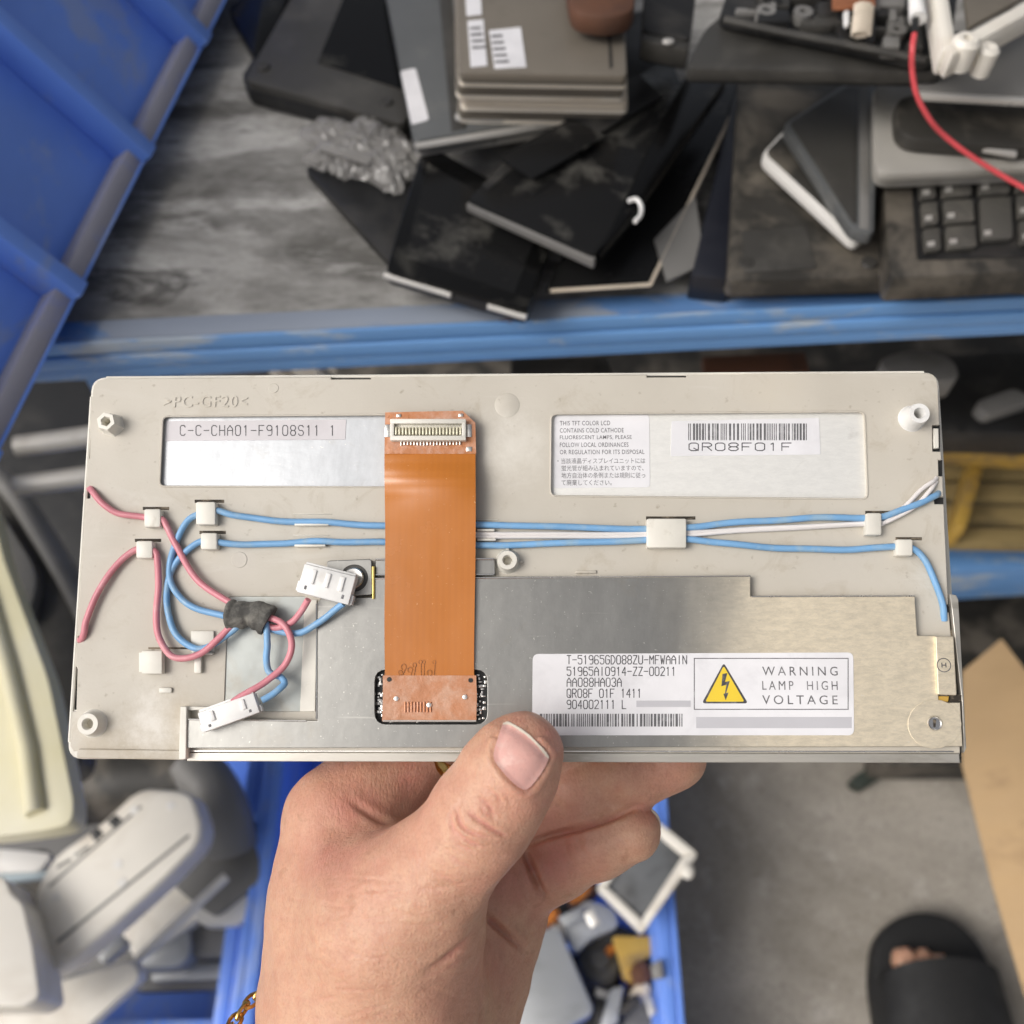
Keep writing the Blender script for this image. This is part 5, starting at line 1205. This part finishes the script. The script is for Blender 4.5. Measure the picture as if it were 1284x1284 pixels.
# pale cream panel, dark chair shell and pipes further up
p = [(-90, 420), (-10, 640), (4, 700), (60, 850), (92, 1004), (90, 1032), (60, 1040), (0, 1048), (-90, 1054)]
t = T0('cream_panel', 'yellowed cream plastic panel standing at the left edge', 'panel', p, .45)
slab('panel', p, (.50, .15, .0), .018, m_yellowish, t, .006, rc=.012, seg=4)
bm = bmesh.new(); tube(bm, [W(x, y, (.502, .15, 0)) for x, y in ((-30, 700), (10, 840), (34, 940), (44, 1020))], .006, 10); put('panel_rib', bm, m_yellowish, t, 60)
p = [(-60, 590), (0, 600), (50, 660), (96, 740), (110, 860), (104, 960), (60, 980), (-60, 760)]
t = T0('chair_shell', 'dark grey curved plastic shell behind the cream panel', 'shell', p, .33)
slab('shell', p, .35, .03, m_dkgrey, t, .01, rc=.03, seg=3)
bm = bmesh.new(); tube(bm, spline([W(*q, .362) for q in ((-20, 590), (14, 612), (52, 668), (90, 732), (122, 800), (140, 880))], 6), .010, 12); put('rim', bm, m_greypl, t, 60)
slab('appliance_cover', [(-60, 640), (0, 640), (50, 720), (30, 790), (-60, 700)], .365, .02, m_greypl, bev=.006, rc=.02, label='grey padded cover between the cream panel and the dark shell', cat='cover')
for y, z, lb_ in ((546, .42, 'upper grey pipe in the dark under the left end of the beam'), (596, .40, 'lower grey pipe in the dark under the left end of the beam')):
    bm = bmesh.new(); tube(bm, spline([W(*q) for q in ((20, y + 14, z), (80, y + 6, z), (120, y, z), (200, y - 14, z), (300, y - 40, z))], 6), .0085, 14); tag(put('pipe', bm, m_silver, None, 60), lb_, 'pipe', 'grey pipes under the beam')
slab('floor_darkener', [(-80, 440), (330, 440), (330, 700), (-80, 740)], .20, .15, m_black, bev=.004, label='black box on the floor under the left end of the shelf', cat='box')  # added black slab standing in for the shade under the shelf
bm = bmesh.new(); tube(bm, [W(110, 985, .17), W(250, 972, .17)], [.035, .038], 20); tag(put('drum', bm, m_brownblack, None, 40), 'dark brown drum behind the white cover with square holes', 'drum')
bm = bmesh.new(); tube(bm, spline([W(*q) for q in ((238, 958, .19), (262, 985, .19), (280, 1020, .18), (290, 1062, .16))], 6), .024, 16); tag(put('hose', bm, m_greypl, None, 60), 'thick grey hose curving down beside the blue crate', 'hose')
# seams and screw holes on the white covers; more thin sheets in the pile; small parts in the crate
for pts in ([(60, 1110), (176, 1010), (178, 1012), (62, 1113)], [(70, 1180), (236, 1046), (238, 1049), (72, 1184)]): slab('seam', pts, (.2704, .06, .10), .002, m_greypl, COVER, .0002)
for i, (pts, z, m_, lb_, ct) in enumerate((([(624, 196), (716, 148), (760, 170), (668, 224)], .7465, m_gloss2, 'small scuffed glass sheet on the dusty tablet', 'glass sheet'),
        ([(700, 140), (800, 92), (830, 120), (736, 176)], .7445, m_black, 'thin black cover poking out under the silver drives', 'cover'),
        ([(820, 300), (872, 246), (884, 330), (836, 352)], .7175, m_greypl, 'small grey plate on the smoky screen glass', 'plate'),
        ([(404, 176), (470, 196), (462, 206), (398, 186)], .7190, m_bag, 'torn flap of grey film on the crumpled bag', 'film'),
        ([(930, 290), (1010, 282), (1024, 336), (934, 342)], .7238, m_dkgrey, 'thin dark plate on the brown dusted laptop near the beam', 'plate'))):
    slab('scrap_sheet', pts, z, .0016, m_, bev=.0004, rc=.001, label=lb_, cat=ct)
bits = (((716, 1120), m_brown, 'small brown board chip under the little finger', 'chip'), ((742, 1150), m_edge, 'small bright metal plate by the ragged grey housing', 'plate'), ((762, 1196), m_orange, 'small orange strip left of the yellow bracket', 'strip'),
        ((728, 1190), m_black, 'small black block above the dark motor', 'block'), ((816, 1262), m_edge, 'small pale bar by the crate wall at the bottom', 'bar'), ((790, 1262), m_brownblack, 'small brown black block left of the pale bar', 'block'),
        ((756, 1246), m_greypl, 'small grey block below the dark motor', 'block'), ((824, 1216), m_greypl, 'small grey chip at the crate wall by the yellow bracket', 'chip'), ((700, 1196), m_black, 'small black chip on the edge of the pale metal case', 'chip'),
        ((770, 1272), m_dkgrey, 'small dark grey plate lying lowest in the crate view', 'plate'), ((734, 1250), m_black, 'small black plate right of the pale metal case', 'plate'), ((716, 1150), m_greymetal, 'small pale grey plate under the brown board chip', 'plate'))
for i, ((x, y), m_, lb_, ct) in enumerate(bits):
    a_ = i * 1.1; w_, h_ = 9 + 3 * (i % 3), 5 + 2 * (i % 2); c_, s_ = math.cos(a_), math.sin(a_)
    slab('scrap_' + ct, [(x + u * c_ - v * s_, y + u * s_ + v * c_) for u, v in ((-w_, -h_), (w_, -h_), (w_, h_), (-w_ * .7, h_))], (.112, .2 * math.sin(i * 2), .2 * math.cos(i)), .006, m_, bev=.0008, label=lb_, cat=ct)
slab('paint_chip', [(626, 401), (652, 399.5), (654, 403), (640, 404.5), (628, 404)], .7004, .0003, M('rust_chip', (.20, .085, .03), .8), RK, 0)
slab('scrap_cover', [(-40, 1050), (120, 1000), (300, 1030), (296, 1236), (150, 1240), (-40, 1250)], .055, .02, m_greypl, bev=.003, rc=.01, label='large flat grey cover lying lowest in the left crate', cat='cover')
slab('scrap_cover', [(0, 1070), (60, 1064), (74, 1110), (40, 1140), (6, 1130)], .12, .01, m_brownblack, bev=.002, rc=.006, label='dark cover in the gap under the narrow white ledge', cat='cover')
for par, spots, z in (('brown', ((936, 330), (1090, 330)), .7232), ('black', ((330, 84), (484, 128)), .7167)):
    host = [o for o in bpy.data.objects if o.get('label', '').startswith(par == 'brown' and 'brown dusted black closed' or 'dark grey closed laptop')][0]
    for x, y in spots:
        bm = bmesh.new(); lathe(bm, [(0, .0012), (.0036, .0012), (.0042, .0004), (.0042, -.0005)], W(x, y, z), n=18); put('rubber_foot', bm, m_dkgrey, host, 40)
